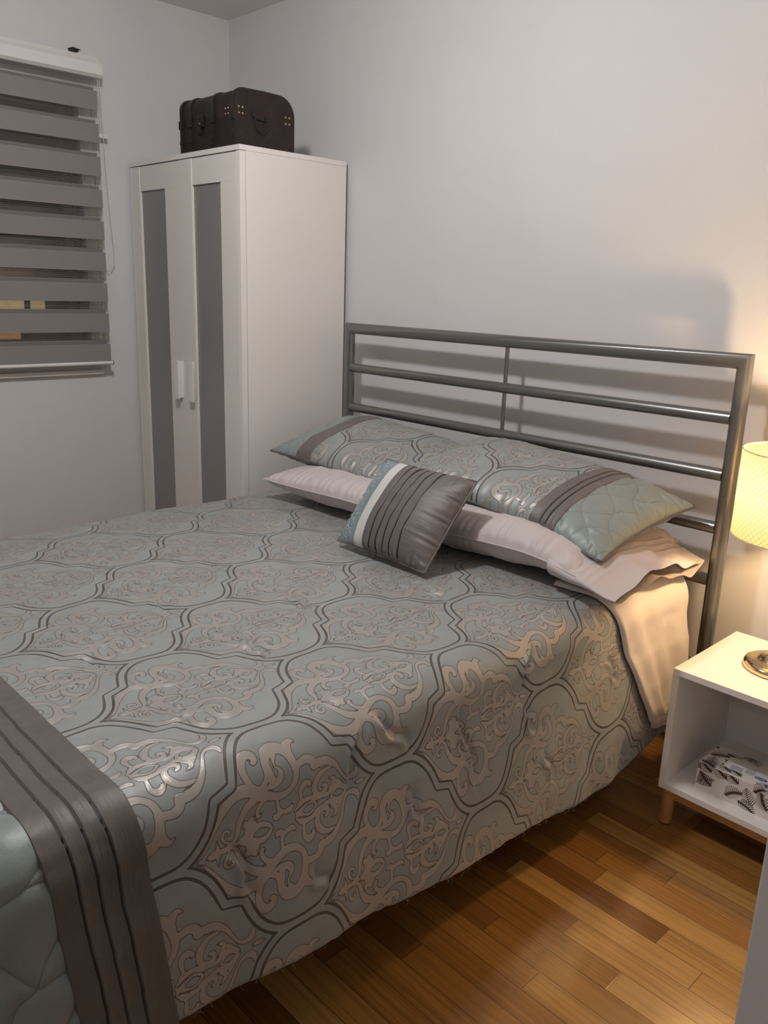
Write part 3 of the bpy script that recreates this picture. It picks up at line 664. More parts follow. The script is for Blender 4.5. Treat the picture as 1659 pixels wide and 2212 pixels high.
# tissue box with printed leaves
def tissue():
    bx0, by0, z0, w, d, h = 2.690, -0.418, NZ0 + T, 0.235, 0.118, 0.074
    t = thing('tissue_box', 'white tissue box printed with dark feathery leaves on the nightstand shelf', 'tissue box', (bx0, by0, z0))
    m = NT('printed_card'); lf = m.attr('leaf'); m.set(color=m.mix(m.step(lf, -.0003, .0003, 1, 0), (0.72, 0.69, 0.655), (0.045, 0.032, 0.026)), rough=.38, coat=.1)
    def leaves(U, V, L):
        out = np.full(U.shape, .01)
        for (x, y, a, ln, wd, kind) in L:
            c, s = math.cos(a), math.sin(a); X = (U - x) * c + (V - y) * s; Y = -(U - x) * s + (V - y) * c
            Y = Y - .10 * ln * np.sin(np.pi * np.clip(X / ln, -.2, 1.1))
            q = np.clip(X / ln, 0, 1); hw = wd * np.sin(np.pi * q ** .8) ** .7
            ins = np.maximum(np.abs(Y) - hw, np.maximum(-X, X - ln))
            per = .0052; ph = (X - np.abs(Y) * .75) / per; st = (np.abs(ph - np.round(ph)) * per - .00125 * (1 - .35 * np.abs(Y) / wd))
            rib = np.abs(Y) - .0007
            rib = np.maximum(rib, np.maximum(-X - .006, X - ln))
            if kind: st = np.where(Y < 0, np.minimum(st, np.abs(Y) - wd * .35), st)
            out = np.minimum(out, np.minimum(np.maximum(ins, st), rib))
        return out
    r = random.Random(5)
    def faceL(w_, h_, seed):
        r = random.Random(seed); L = []
        nx = int(w_ / .034) + 1; ny = max(1, int(h_ / .030))
        for i in range(nx):
            for j in range(ny):
                L.append((w_ * (i + .15 + .3 * r.random()) / nx - .004, h_ * (j + .3 + .3 * r.random()) / ny, r.choice([-.9, -.4, .5, 2.4, 2.0, -2.2]), .040 + .010 * r.random(), .0150 + .003 * r.random(), r.random() < .5))
        return L
    res = .0011
    def face(name, org, eu, ev, a, b, L, mask=None):
        nu, nv = int(a / res) + 1, int(b / res) + 1
        U, V = np.meshgrid(np.linspace(0, a, nu), np.linspace(0, b, nv), indexing='ij')
        P = np.array(org)[None, None] + U[..., None] * np.array(eu) + V[..., None] * np.array(ev)
        lv = leaves(U, V, L)
        if mask: lv = np.where(mask(U, V), .01, lv)
        return P, lv
    # box as one mesh: five patterned faces joined by grids with thickness of a closed carton
    parts = [face('f', (0, 0, 0), (1, 0, 0), (0, 0, 1), w, h, faceL(w, h, 3)), face('l', (0, d, 0), (0, -1, 0), (0, 0, 1), d, h, []),
             face('t', (0, 0, h), (1, 0, 0), (0, 1, 0), w, d, faceL(w, d, 9), lambda U, V: (U > .050) & (U < .205) & (V > .028) & (V < .088)),
             face('r', (w, 0, 0), (0, 1, 0), (0, 0, 1), d, h, []), face('b', (w, d, 0), (-1, 0, 0), (0, 0, 1), w, h, faceL(w, h, 4))]
    V0 = []; F0 = []; A0 = []; off = 0
    for P, lv in parts:
        n, k = P.shape[:2]; V0.append(P.reshape(-1, 3)); A0.append(lv.ravel()); ix = np.arange(n * k).reshape(n, k) + off
        F0.append(np.column_stack([ix[:-1, :-1].ravel(), ix[1:, :-1].ravel(), ix[1:, 1:].ravel(), ix[:-1, 1:].ravel()])); off += n * k
    me = bpy.data.meshes.new('carton'); me.from_pydata(np.vstack(V0).tolist(), [], np.vstack(F0).tolist())
    at = me.attributes.new('leaf', 'FLOAT', 'POINT'); at.data.foreach_set('value', np.concatenate(A0).astype(np.float32))
    me.materials.append(m.m); link('carton', me, t)
    M_G = simple('pale_print', (.42, .41, .46), .4); M_B = simple('blue_print', (.05, .075, .30), .35); M_W2 = simple('white_print', (.75, .75, .75), .4)
    for pa, pb in (((.066, .030), (.095, .052)), ((.060, .062), (.12, .068)), ((.100, .038), (.122, .058))): MB().box((*pa, h), (*pb, h + .0004)).build('printed_panel', M_G, t)
    MB().lathe([(.0155, 0), (.0155, .0005)], (0, 0, 0), 32).build('logo', M_B, t, loc=(.141, .040, h)).scale = (1, .42, 1)
    tx = MB(); 
    for k, xx in enumerate((.130, .1345, .139, .1435, .148)): tx.box((xx, .0378, h + .0006), (xx + .0032, .0390 + (.002 if k in (0, 3) else .001), h + .0009))
    tx.build('logo_lettering', M_W2, t)
    MB().tube([(.10 + .045 * math.cos(a), .062 + .018 * math.sin(a), h + .0003) for a in np.linspace(0, 2 * math.pi, 40)], .0004, 6).build('opening_perforation', simple('perf', (.45, .44, .42), .6), t)
tissue()

# ============================ TABLE LAMP ============================
lp = thing('table_lamp', 'bedside lamp with a glowing woven cream drum shade on a polished metal base', 'lamp', (LAMP_XY[0], LAMP_XY[1], NZ1))
MB().lathe([(.076, 0), (.079, .003), (.079, .012), (.074, .019), (.060, .023), (.048, .0235), (.044, .027), (.040, .034), (.028, .038), (.016, .041), (.013, .048), (.017, .056), (.013, .064), (.011, .075)], (0, 0, 0), 64).build('base', M_GOLD, lp, smooth=True, angle=50)
MB().lathe([(.009, .07), (.009, .40), (.014, .405), (.014, .42)], (0, 0, 0), 24).build('stem', M_GOLD, lp, smooth=True)
def shade_mat():
    t = NT('woven_shade'); o = t.obj(); sep = t.node('ShaderNodeSeparateXYZ'); t.l.new(o, sep.inputs[0])
    th = t.math('ARCTAN2', sep.outputs[1], sep.outputs[0]); z = sep.outputs[2]
    sw = t.math('MULTIPLY', t.math('SINE', t.math('MULTIPLY', z, 2 * math.pi / .032)), 1.15); nt_ = t.math('MULTIPLY', th, 32.0)
    a = t.math('MINIMUM', t.math('ABSOLUTE', t.math('SINE', t.math('ADD', nt_, sw))), t.math('ABSOLUTE', t.math('SINE', t.math('SUBTRACT', nt_, sw))))
    w = t.step(a, 0.03, 0.55)
    fine = t.step(t.math('SINE', t.math('MULTIPLY', z, 2 * math.pi / .0042)), -.6, .6, .82, 1.0)
    k = t.math('MULTIPLY', w, fine)
    c = t.mix(k, (0.19, 0.130, 0.055), (0.42, 0.365, 0.25))
    d = t.node('ShaderNodeBsdfDiffuse'); t.l.new(c, d.inputs[0]); tr = t.node('ShaderNodeBsdfTranslucent'); t.l.new(c, tr.inputs[0])
    mx = t.node('ShaderNodeMixShader'); mx.inputs[0].default_value = .5
    t.l.new(d.outputs[0], mx.inputs[1]); t.l.new(tr.outputs[0], mx.inputs[2]); t.l.new(mx.outputs[0], t.out.inputs[0])
    return t.m
zs0, zs1, rs = .342, .548, .151
sh = MB().lathe([(rs, zs0), (rs, zs1)], (0, 0, 0), 96, False, False).build('lamp_shade', shade_mat(), lp, smooth=True)
M_RIM = simple('shade_rim', (.75, .66, .45), .6)
for z in (zs0, zs1): MB().tube([(rs * math.cos(a), rs * math.sin(a), z) for a in np.linspace(0, 2 * math.pi, 72, endpoint=False)], .0018, 6, closed=True).build('shade_rim', M_RIM, sh, smooth=True)
sp_ = MB(); sp_.tube([(.018 * math.cos(a), .018 * math.sin(a), .525) for a in np.linspace(0, 2 * math.pi, 24, endpoint=False)], .0015, 6, closed=True)
for k in range(3):
    a = k * 2.094; sp_.tube([(.018 * math.cos(a), .018 * math.sin(a), .525), (rs * math.cos(a), rs * math.sin(a), zs1 - .004)], .0014, 6)
sp_.tube([(0.018, 0, .525), (0.022, 0, .42)], .0012, 6).tube([(-0.018, 0, .525), (-0.022, 0, .42)], .0012, 6)
sp_.build('shade_holder', M_STEEL, sh)
bm_ = NT('glowing_bulb'); bm_.set(color=(1, .9, .7), emit=BULB_COLOUR, emits=BULB_STRENGTH)
MB().lathe([(.010, .418), (.012, .424), (.016, .434)], (0, 0, 0), 20).build('bulb_socket', M_STEEL, lp)
MB().ball((0, 0, .458), .028, 3).build('bulb', bm_.m, lp, smooth=True)

# ============================ BED FRAME ============================
bed = thing('bed_frame', 'silver metal bed frame with a tall rail headboard against the wall', 'bed', (1.7485, -0.10, 0))
HX0, HX1, HYY = 0.966, 2.531, -0.10
def bd(x, y, z): return (x - 1.7485, y + 0.10, z)
pw = .0205
MB().tube([bd(HX0, HYY, .0), bd(HX0, HYY, 1.172), bd(HX1, HYY, 1.172), bd(HX1, HYY, .0)], pw, 24).build('headboard_frame', M_STEEL, bed, smooth=True, angle=50)
for z in (1.020, .864, .7145, .562): MB().tube([bd(HX0 + pw * .8, HYY, z), bd(HX1 - pw * .8, HYY, z)], .0172, 24).build('rail', M_STEEL, bed, smooth=True, angle=50)
MB().tube([bd(1.747, HYY, .56), bd(1.747, HYY, 1.155)], .0068, 16).build('spindle', M_STEEL, bed, smooth=True)
for x in (HX0 + .05, HX1 - .05):
    MB().box(bd(x - .012, -2.05, .26), bd(x + .012, HYY, .32), .003).build('side_rail', M_STEEL, bed)
    MB().tube([bd(x, -2.04, 0), bd(x, -2.04, .30)], .02, 16).build('leg', M_STEEL, bed, smooth=True)
for k in range(14): MB().box(bd(HX0 + .062, -.2 - k * .135, .285), bd(HX1 - .062, -.13 - k * .135, .30)).build('slat', M_BIRCH, bed)
for x in (HX0, HX1):
    for z in (.93, .98): MB().ball(bd(x, HYY - pw + .0003, z - .12), .0016, 1).build('screw', M_BLACK, bed)

# ============================ MATTRESS ============================
mt = thing('mattress', 'mattress in a cream fitted sheet on the metal bed frame', 'mattress', (1.70, -1.10, .325))
def sup(n, m, cx, cy, cz, ax, ay, az, e1, e2):
    u = np.linspace(-math.pi, math.pi, n, endpoint=False); v = np.linspace(-math.pi / 2, math.pi / 2, m)
    U, V = np.meshgrid(u, v, indexing='ij'); f = lambda w, e: np.sign(w) * np.abs(w) ** e
    return np.stack([cx + ax * f(np.cos(V), e1) * f(np.cos(U), e2), cy + ay * f(np.cos(V), e1) * f(np.sin(U), e2), cz + az * f(np.sin(V), e1)], -1)
P = sup(200, 70, 0, .02, .120, .752, .945, .120, .28, .10)
P[..., 0] += .003 * vnoise(P[..., 1] * 9, P[..., 2] * 9, 3) * (np.abs(P[..., 0]) > .6)
link('fitted_sheet', grid_mesh('fitted_sheet', P, M_FITTED, closed_u=True), mt)

# ============================ COMFORTER ============================
XL, XR, YF, RC, ZT = 1.005, 2.420, 1.985, 0.080, 0.592
UH0 = 0.405
def hem_u(v):
    "how far the right side hangs: unrolled hem position, slightly uneven"
    z = np.interp(v, [.25, .4, .7, 1.0, 1.3, 1.6, 1.85, 2.1], [.17, .150, .128, .160, .178, .205, .232, .25])
    z = z + .0035 * vnoise(v * 9, v * 0, 5) + .0015 * vnoise(v * 60, v * 0, 6)
    return XR + RC * math.pi / 2 + (ZT - RC - z) * 1.006
CREASES = [(2.065, 1.368, 2.199, 1.401, .0075), (1.902, 1.127, 2.057, 1.178, .0075), (2.249, 1.640, 2.325, 1.665, .0035), (1.957, 1.684, 2.03, 1.678, .004),
           (2.482, .879, 2.60, .965, .010), (1.77, 1.423, 1.86, 1.42, .0035), (2.49, 1.405, 2.63, 1.465, .007), (1.389, .84, 1.506, .854, .004), (2.539, 1.148, 2.75, 1.100, .010),
           (2.484, 1.373, 2.587, 1.284, .008), (2.59, 1.688, 2.70, 1.659, .009), (2.733, .875, 2.83, .836, .006), (2.657, 1.305, 2.75, 1.268, .006), (1.55, 1.10, 1.62, 1.12, .003), (2.60, .60, 2.68, .56, .006), (1.30, 1.45, 1.38, 1.44, .004), (2.13, .86, 2.22, .88, .005), (1.62, .72, 1.70, .75, .005), (2.30, 1.03, 2.36, 1.07, .004), (2.70, 1.55, 2.76, 1.50, .006), (2.62, .93, 2.70, .90, .006)]
def relief(u, v):
    "outward relief of the puffy comforter in metres"
    h =   .0042 * vnoise(u * 4.2, v * 4.2, 11) + .0024 * vnoise(u * 9 + 3, v * 8, 12) + .0013 * vnoise(u * 22, v * 22, 13) + .0005 * vnoise(u * 55, v * 55, 14)
    dr = np.clip((u - (XR + .06)) / .4, 0, 1)
    h = h + dr * (.0065 * np.sin(v * 13.5 + .8 + 1.1 * np.sin(v * 4.1) + u * 1.6) + .005 * vnoise(v * 16, u * 3, 21))
    for (a, b, c, d, A) in CREASES:
        L = math.hypot(c - a, d - b); ex, ey = (c - a) / L, (d - b) / L
        s = ((u - a) * ex + (v - b) * ey) / L - .5; t = -(u - a) * ey + (v - b) * ex + .006 * np.sin(s * 9 + a * 30)
        w = .011
        h = h + 1.25 * A * (t / w) * np.exp(-(t / w) ** 2) * 1.6 * np.exp(-(s / .42) ** 4) - A * .35 * np.exp(-(t / (w * 2.4)) ** 2) * np.exp(-(s / .5) ** 4)
    return h
def drape(u, v, off=0.0):
    """unrolled cloth coordinates -> point in the room plus outward normal (u: across, v: towards the foot)"""
    eu = np.where(u > XR, u - XR, np.where(u < XL, u - XL, 0.0)); ev = np.maximum(v - YF, 0.0)
    r = np.hypot(eu, ev); rr = np.maximum(r, 1e-9); dx, dy = eu / rr, ev / rr
    q = RC * math.pi / 2; a = np.minimum(r / RC, math.pi / 2); ex = np.maximum(r - q, 0)
    out = RC * np.sin(a) + .14 * ex * np.clip(ex / .1, 0, 1); drop = RC * (1 - np.cos(a)) + ex * .99
    nx, ny, nz = dx * np.sin(a), dy * np.sin(a), np.cos(a)
    X = np.clip(u, XL, XR) + dx * out; Y = np.minimum(v, YF) + dy * out; Z = ZT - drop
    # gentle crown across the bed, lower towards the left side
    Z = Z + .012 * np.clip((np.clip(u, XL, XR) - 1.0) / 1.4, 0, 1) - .020 * np.clip((1.35 - np.clip(u, XL, XR)) / .4, 0, 1) ** 2
    P = np.stack([X + nx * off, -(Y + ny * off), Z + nz * off], -1)
    return P
def drape_grid(U, V, off):
    P = drape(U, V)
    e = 1e-3; Pu = drape(U + e, V) - P; Pv = drape(U, V + e) - P
    N = np.cross(Pv, Pu); N = N / np.maximum(np.linalg.norm(N, axis=-1, keepdims=True), 1e-12)
    return P + N * off[..., None], N
cf = thing('comforter', 'grey-blue damask comforter with a brown pleated band and quilted foot end on the bed', 'comforter', (1.70, -1.1, ZT))
ORG = np.array([1.70, -1.1, ZT])
UL = .86
def cloth_piece(name, v0, v1, nv, nu, mat, extra, attrs=None, parent=cf, ul=UL):
    vv = np.linspace(v0, v1, nv); k = np.linspace(0, 1, nu)
    V = np.repeat(vv[:, None], nu, 1); HU = hem_u(vv)[:, None]
    U = ul + (HU - ul) * k[None, :]
    V = V - .026 * np.clip((U - 2.47) / .4, 0, 1.2) * np.clip((V - 1.3) / .5, 0, 1)
    off = relief(U, V) + extra(U, V)
    # hem rolls under
    eh = np.clip((HU - U) / .012, 0, 1); off = off - .006 * (1 - eh) ** 2
    P, N = drape_grid(U, V, off)
    A = attrs(U, V) if attrs else None
    return link(name, grid_mesh(name, P - ORG, mat, A), parent)
VB0, VB1 = 1.828, 1.972
def dam_attr(U, V):
    m, f = damask(U - 2.0475, V - 1.327); return {'med': m, 'frm': f}
def lift(U, V):
    m, f = damask(U - 2.0475, V - 1.327)
    return .0004 * (m < 0)
cloth_piece('damask_panel', .24, VB0 + .003, 560, 690, M_DAM, lambda U, V: 0 * U, dam_attr)
# pleated band: flat cloth with three tucks whose edge stands up and faces the foot
def band_off(U, V):
    t = (V + .026 * np.clip((U - 2.47) / .4, 0, 1.2) - VB0) / (VB1 - VB0); h = .0060 + 0 * t
    for p in (.325, .525, .72):
        wob = .012 * vnoise(U * 22, U * 0 + p * 50, 31)
        d = (t - p - wob * .5); h = h + .0028 * np.exp(-np.clip(-d, 0, 1) / .06) * (d < 0) - .0150 * np.exp(-(np.clip(d, 0, 1) / .014) ** 2) * (d >= 0)
    h = h + .0011 * vnoise(U * 60, V * 9, 32) * np.clip((U - 2.3) / .2, .25, 1)
    e = np.clip(np.minimum(t, 1 - t) / .02, 0, 1); return h * e - .002 * (1 - e)
cloth_piece('pleated_band', VB0, VB1, 230, 560, M_BROWN, band_off)
def quilt_off(U, V, dist_only=False):
    p = .125
    a = U + V * .62 + .022 * np.sin(V * 33 + U * 5); b = U - V * .62 + .022 * np.sin(V * 33 - U * 5 + 2)
    d = np.minimum(np.abs((a / p) - np.round(a / p)), np.abs((b / p) - np.round(b / p))) * p
    if dist_only: return d
    return .0062 * (1 - np.exp(-(d / .011) ** 1.1)) - .001
def quilt_attr(U, V): return {'stitch': np.clip(1 - quilt_off(U, V, True) / .0030, 0, 1)}
cloth_piece('quilted_foot_panel', VB1 - .002, 2.48, 300, 640, M_AQUA, quilt_off, quilt_attr)
# backing cloth, seen only under the hem
def backing():
    vv = np.linspace(.25, 2.40, 120); k = np.linspace(0, 1, 160); V = np.repeat(vv[:, None], 160, 1); HU = hem_u(vv)[:, None] - .004
    U = UL + (HU - UL) * k[None]; edge = np.clip((HU - U) / .05, 0, 1) ** .5
    P, N = drape_grid(U, V, np.interp(edge, [0, 1], [-.008, -.020]) + relief(U, V) * .9)
    link('backing', grid_mesh('backing', P - ORG, M_BACK), cf)
backing()
# loose threads along the raw hem
th = MB()
for k in range(46):
    v = rnd.uniform(.7, 1.82); u = float(hem_u(np.array([v]))[0])
    vs_ = v - .026 * min(max((u - 2.47) / .4, 0), 1.2) * min(max((v - 1.3) / .5, 0), 1); ua, va = np.array([[u]]), np.array([[vs_]])
    q = Vector((drape_grid(ua, va, relief(ua, va) - .005)[0][0, 0] - ORG).tolist()); L = rnd.uniform(.003, .012)
    th.tube([q, q + Vector((.002, rnd.uniform(-.004, .004), -L * .5)), q + Vector((rnd.uniform(-.003, .004), rnd.uniform(-.008, .008), -L))], .00035, 4)
th.build('frayed_threads', simple('thread', (.30, .24, .18), .7), cf, kind='stuff')

# ============================ SHEET FOLDED OVER THE SIDE ============================
fs = thing('flat_sheet', 'pale pink-grey sheet hanging over the bed side below the pillows', 'sheet', (2.5, -.4, .6))
O2 = np.array([2.5, -.4, .6])
def flap():
    nv, nu = 150, 190; k = np.linspace(0, 1, nu); w = np.linspace(0, 1, nv)
    W = np.repeat(w[:, None], nu, 1); K = np.repeat(k[None], nv, 0)
    U = 2.34 + (2.862 - 2.34 + .010 * np.sin(W * 5)) * K
    # foot-side border slants back towards the head on the way down
    vf = np.interp(U, [2.12, 2.40, 2.52, 2.62, 2.75, 2.87], [.640, .60, .560, .525, .455, .390]); vh = np.interp(U, [2.12, 2.5, 2.87], [.16, .205, .215])
    V = vh + (vf - vh) * W
    dr = np.clip((U - 2.45) / .35, 0, 1)
    h = .0155 + relief(U, V) * .75 + dr * (.010 * np.sin(W * 9.2 + 1.1 + U * 2) + .004 * np.sin(W * 23 + U * 6)) + .003 * vnoise(U * 14, V * 16, 41) + .0014 * vnoise(U * 34, V * 30, 42)
    e = np.clip(np.minimum(W, 1 - W) / .035, 0, 1); h = h - .009 * (1 - e) ** 2
    hm = np.clip((2.862 - U) / .035, 0, 1); h = h + .0022 * ((hm > .55) & (hm < .98))
    P, N = drape_grid(U, V, h); return link('sheet_cloth', grid_mesh('sheet_cloth', P - O2, M_SHEET), fs)
flap()

# ============================ PILLOWS ============================
def pillow_surf(u, v, side, w, d, th, cu=.045, cv=.05, p=2.4, q=.62, seed=1, rough=.004, flat=0.0):
    """u,v in -1..1 on the cloth; side +1 top, -1 bottom; ears at the corners"""
    x = w / 2 * u * (1 - cu * (1 - v * v) ** 1.2); y = d / 2 * v * (1 - cv * (1 - u * u) ** 1.2)
    t = ((1 - np.abs(u) ** p) * (1 - np.abs(v) ** p)).clip(0) ** q
    z = th / 2 * t * side
    edge = np.maximum(np.abs(u), np.abs(v))
    rad = np.exp(-((1 - edge) / .13)) * (1 - np.exp(-((1 - edge) / .02)))
    wr = rad * (np.where(np.abs(u) > np.abs(v), np.sin(v * d * 95 + 2.1 * np.sin(v * 13 + seed)), np.sin(u * w * 88 + 2.0 * np.sin(u * 17 + seed))))
    z = z + side * (rough * wr + rough * .9 * vnoise(x * 10 + seed, y * 10, seed) * t + rough * .35 * vnoise(x * 30, y * 30 + seed, seed + 3) * t)
    return x, y, z
def pil_part(name, par, u0, u1, nu, nv, mat, side, kw, deform, extra=None, attrs=None, v0=-1, v1=1):
    u = np.linspace(u0, u1, nu); v = np.linspace(v0, v1, nv); U, V = np.meshgrid(u, v, indexing='ij')
    x, y, z = pillow_surf(U, V, side, **kw)
    if extra is not None:
        ex = extra(U, V, x, y); x = x; z = z + side * ex
    if deform: x, y, z = deform(x, y, z)
    P = np.stack([x, y, z], -1)
    return link(name, grid_mesh(name, P, mat, attrs(x, y, U, V) if attrs else None, flip=(side < 0)), par)
def piping(par, mat, kw, deform, r=.0032, name='piping'):
    n = 90; t = np.linspace(-1, 1, n)
    U = np.concatenate([t[:-1], np.ones(n - 1), -t[:-1], -np.ones(n - 1)]); V = np.concatenate([-np.ones(n - 1), t[:-1], np.ones(n - 1), -t[:-1]])
    x, y, z = pillow_surf(U, V, 1, **kw)
    if deform: x, y, z = deform(x, y, z)
    m = MB(); m.tube([(a * (1 + .004), b * 1.006, c) for a, b, c in zip(x, y, z)], r, 8, closed=True); return m.build(name, mat, par, smooth=True, angle=80)
def oriented(o, loc, rx=0, ry=0, rz=0): o.location = loc; o.rotation_euler = (rx, ry, rz); return o

# --- sleeping pillows
def sleeper(label, loc, w, d, th, seed, rz, ear=True, ry=0, deform=None):
    t = thing('sleeping_pillow', label, 'pillow', group=None); oriented(t, loc, 0, ry, rz)
    kw = dict(w=w, d=d, th=th, seed=seed, rough=.0055, p=2.8, q=.48)
    pil_part('pillowcase', t, -1, 1, 210, 130, M_PILLOW, 1, kw, deform); pil_part('pillowcase_underside', t, -1, 1, 120, 80, M_PILLOW, -1, kw, deform)
    piping(t, M_PILLOW, kw, deform, .0022, 'edge_seam'); return t, kw
def def_l(x, y, z): return x, y, z + .012 * np.sin(x * 5 + 1) * np.clip(-y / .2, 0, 1) + .012 * np.clip(-x / .35, 0, 1) ** 2
spl, _ = sleeper('mauve-grey pillow lying under the left damask sham', (1.490, -.378, .660), .75, .50, .135, 3, .0, deform=def_l)
def def_r(x, y, z): return x, y, z - .028 * np.clip((x - .15) / .25, 0, 1) ** 1.6 + .010 * np.sin(x * 6) * np.clip(-y / .2, 0, 1)
spr, kwr = sleeper('mauve-grey pillow with an open pleated hem under the right damask sham', (2.085, -.385, .678), .68, .52, .150, 8, .0, deform=def_r)
# open end of the pillowcase: an empty, slightly gaping sleeve
def sleeve(t):
    nv, nu = 240, 60; a = np.linspace(0, 2 * math.pi, nv, endpoint=False); k = np.linspace(0, 1, nu)
    A, K = np.meshgrid(a, k, indexing='ij')
    hy = .262 + .012 * K; yy = hy * np.sign(np.cos(A)) * np.abs(np.cos(A)) ** .75
    hz = .050 * (1 - K) ** 1.2 + .010 + .010 * K * np.sin(yy * 22 + 1.0) ** 2
    x = .255 + .185 * K + .016 * np.sin(yy * 7 + .5) * K - .05 * K * np.clip(yy / .26, -1, 0) * 0
    zz = hz * np.sin(A) - .022 * np.clip((x - .15) / .25, 0, 1) ** 1.6 - .010 * K + .012 * K * np.sin(yy * 15 + 2.2) + .004 * vnoise(x * 20, yy * 20, 51)
    for p in (.42, .52, .62): zz = zz + .0022 * np.sin(A).clip(0, 1) ** .3 * ((K > p) & (K < p + .03))
    x = x + .035 * K * np.clip(-yy / .26, 0, 1) - .035 * K * np.clip(yy / .26, 0, 1); zz = zz - .030 * K * np.clip(yy / .26, -.2, 1)
    P = np.stack([x, yy, zz], -1); return link('pleated_hem', grid_mesh('pleated_hem', P, M_PILLOW, closed_u=True), t)
sleeve(spr)

# --- damask shams
def sham(label, loc, w, d, th, rx, rz, ry, sgn, du, dv, seed, deform=None):
    """sgn=-1: quilted end at the left, +1: at the right"""
    t = thing('damask_sham', label, 'pillow'); oriented(t, loc, rx, ry, rz)
    kw = dict(w=w, d=d, th=th, seed=seed, rough=.0038, p=2.6, q=.50)
    b0, b1 = .38, .60
    e0 = (lambda a, b: (a, b) if sgn > 0 else (-b, -a))
    a_, b_ = e0(-1, b0)
    def at(x, y, U, V):
        m, f = damask(x + du, -y + dv); return {'med': m, 'frm': f}
    pil_part('damask_panel', t, a_, b_, 250, 210, M_DAM, 1, kw, deform, None, at)
    a_, b_ = e0(b0, b1)
    def pl(U, V, x, y):
        tt = (np.abs(U) - b0) / (b1 - b0); h = .0030 + 0 * tt
        for p in (.40, .62): dd = tt - p; h = h + .0025 * np.exp(-np.clip(-dd, 0, 1) / .10) * (dd < 0) - .0090 * np.exp(-(np.clip(dd, 0, 1) / .024) ** 2) * (dd >= 0)
        ee = np.clip(np.minimum(tt, 1 - tt) / .03, 0, 1); ev = np.clip((1 - np.abs(V)) / .04, 0, 1)
        return h * ee * ev
    pil_part('pleated_band', t, a_, b_, 120, 130, M_BROWNP, 1, kw, deform, pl)
    a_, b_ = e0(b1, 1)
    def ql(U, V, x, y, only=False):
        p = .088; a = x + y * .8 + .012 * np.sin(y * 45); b = x - y * .8 + .012 * np.sin(y * 45 + 2)
        d_ = np.minimum(np.abs(a / p - np.round(a / p)), np.abs(b / p - np.round(b / p))) * p
        if only: return d_
        ev = np.clip(np.minimum(1 - np.abs(V), 1 - np.abs(U)) / .12, 0, 1)
        return ev * (.0045 * (1 - np.exp(-(d_ / .010) ** 1.2)) - .001)
    pil_part('quilted_panel', t, a_, b_, 150, 210, M_AQUA, 1, kw, deform, ql, lambda x, y, U, V: {'stitch': np.clip(1 - ql(U, V, x, y, True) / .0024, 0, 1)})
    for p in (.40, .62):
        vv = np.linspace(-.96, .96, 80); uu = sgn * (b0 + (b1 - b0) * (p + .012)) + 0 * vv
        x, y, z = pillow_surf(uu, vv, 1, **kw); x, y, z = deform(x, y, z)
        MB().tube([(a, b, c + .0012) for a, b, c in zip(x, y, z)], .0012, 6).build('tuck_shade', M_STRAP, t, smooth=True)  # black tube standing in for the shade inside each tuck
    pil_part('sham_back', t, -1, 1, 120, 80, M_BACK, -1, kw, deform)
    piping(t, M_PIPE, kw, deform, .0034); return t
def sag(x, y, z): return x, y, z - .012 * (x / .38) ** 2
sham('damask sham at the left with its aqua quilted end towards the wardrobe', (1.365, -.318, .768), .735, .40, .135, math.radians(14), math.radians(-1), math.radians(3.5), -1, .03, .095, 4, sag)
sham('damask sham at the right with its aqua quilted end near the lamp', (2.070, -.348, .784), .785, .42, .145, math.radians(11), math.radians(-3), math.radians(5), 1, .06, .10, 9, sag)

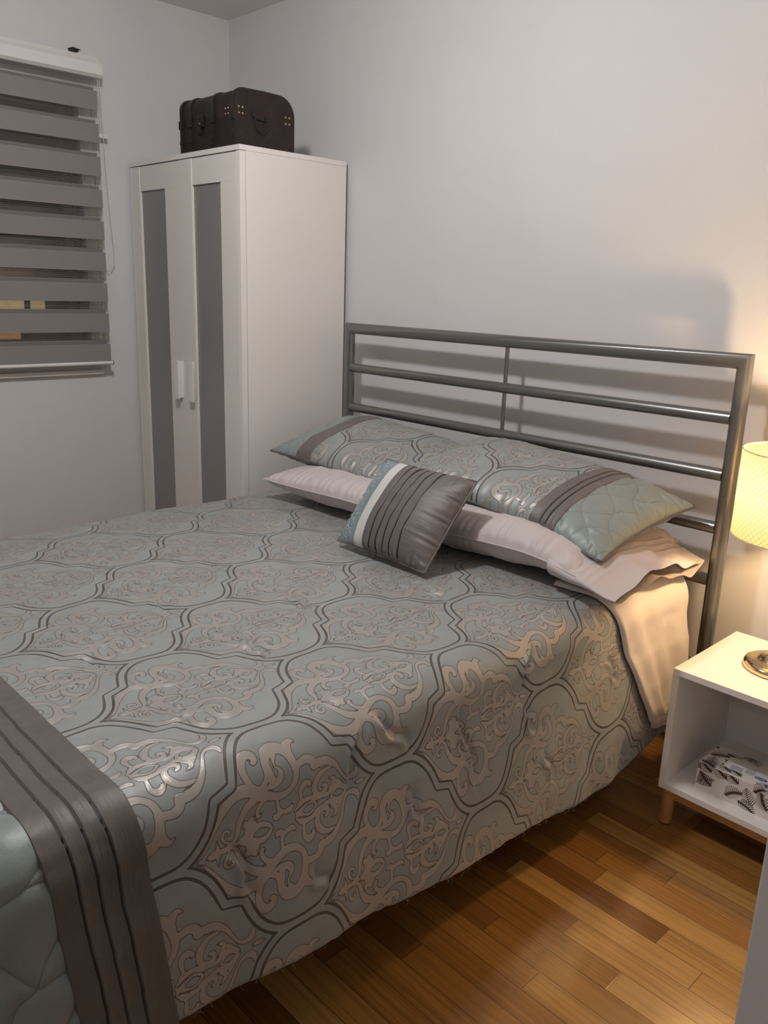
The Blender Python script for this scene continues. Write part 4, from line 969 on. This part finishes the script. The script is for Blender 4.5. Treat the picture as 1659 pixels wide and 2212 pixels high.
# --- small accent cushion
cu = thing('accent_cushion', 'small brown pleated cushion with aqua and white stripes leaning on the pillows', 'cushion')
oriented(cu, (1.905, -.715, .728), math.radians(50), 0, math.radians(-1.5))
kwc = dict(w=.355, d=.285, th=.108, seed=6, rough=.0042, cu=.02, cv=.03, p=2.8, q=.58)
pil_part('embroidered_strip', cu, -1, -.56, 50, 130, M_AQUAP, 1, kwc, None)
pil_part('pearl_stripe', cu, -.56, -.36, 30, 130, M_WHITES, 1, kwc, None)
def cpl(U, V, x, y):
    h = .002 + 0 * U
    for p in (-.20, -.05, .10, .26, .44):
        d_ = (U - p - .008 * np.sin(V * 9 + p * 20)) ; h = h + .0024 * np.exp(-np.clip(-d_, 0, 2) / .04) * (d_ < 0) - .0130 * np.exp(-(np.clip(d_, 0, 2) / .011) ** 2) * (d_ >= 0)
    ev = np.clip((1 - np.abs(V)) / .06, 0, 1) * np.clip((1 - U) / .1, 0, 1) * np.clip((U + .36) / .02, 0, 1); return h * ev
pil_part('pleated_panel', cu, -.36, 1, 300, 140, M_BROWNP, 1, kwc, None, cpl)
pil_part('cushion_back', cu, -1, 1, 90, 80, M_BROWNP, -1, kwc, None)
piping(cu, M_BROWNP, kwc, None, .0026)
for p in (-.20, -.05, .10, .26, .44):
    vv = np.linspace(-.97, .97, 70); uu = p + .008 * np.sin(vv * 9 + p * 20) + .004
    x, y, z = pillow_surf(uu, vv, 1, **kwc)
    MB().tube([(a, b, c + .0012) for a, b, c in zip(x, y, z)], .00115, 6).build('tuck_shade', M_STRAP, cu, smooth=True)  # dark line added along the fold in place of the tuck's own shadow
# silver scroll embroidery on the aqua strip
em = MB()
for k in range(17):
    vv_ = -.86 + k * 1.72 / 16
    for (du_, r0, r1) in ((-.80, 0, 1.6), (-.70, math.pi, 1.3)):
        pts = []
        for j in range(18):
            a = j / 17 * 5.2 + r0 + (k % 2) * math.pi; r = .0016 + .0060 * j / 17 * r1 / 1.6
            uu = du_ + r * math.cos(a) / (.355 / 2); v2 = vv_ + r * math.sin(a) / (.285 / 2)
            x, y, z = pillow_surf(np.array([uu]), np.array([v2]), 1, **kwc); pts.append((float(x[0]), float(y[0]), float(z[0]) + .0008))
        em.tube(pts, .0006, 4)
em.build('scroll_embroidery', M_SILVTHREAD, cu)
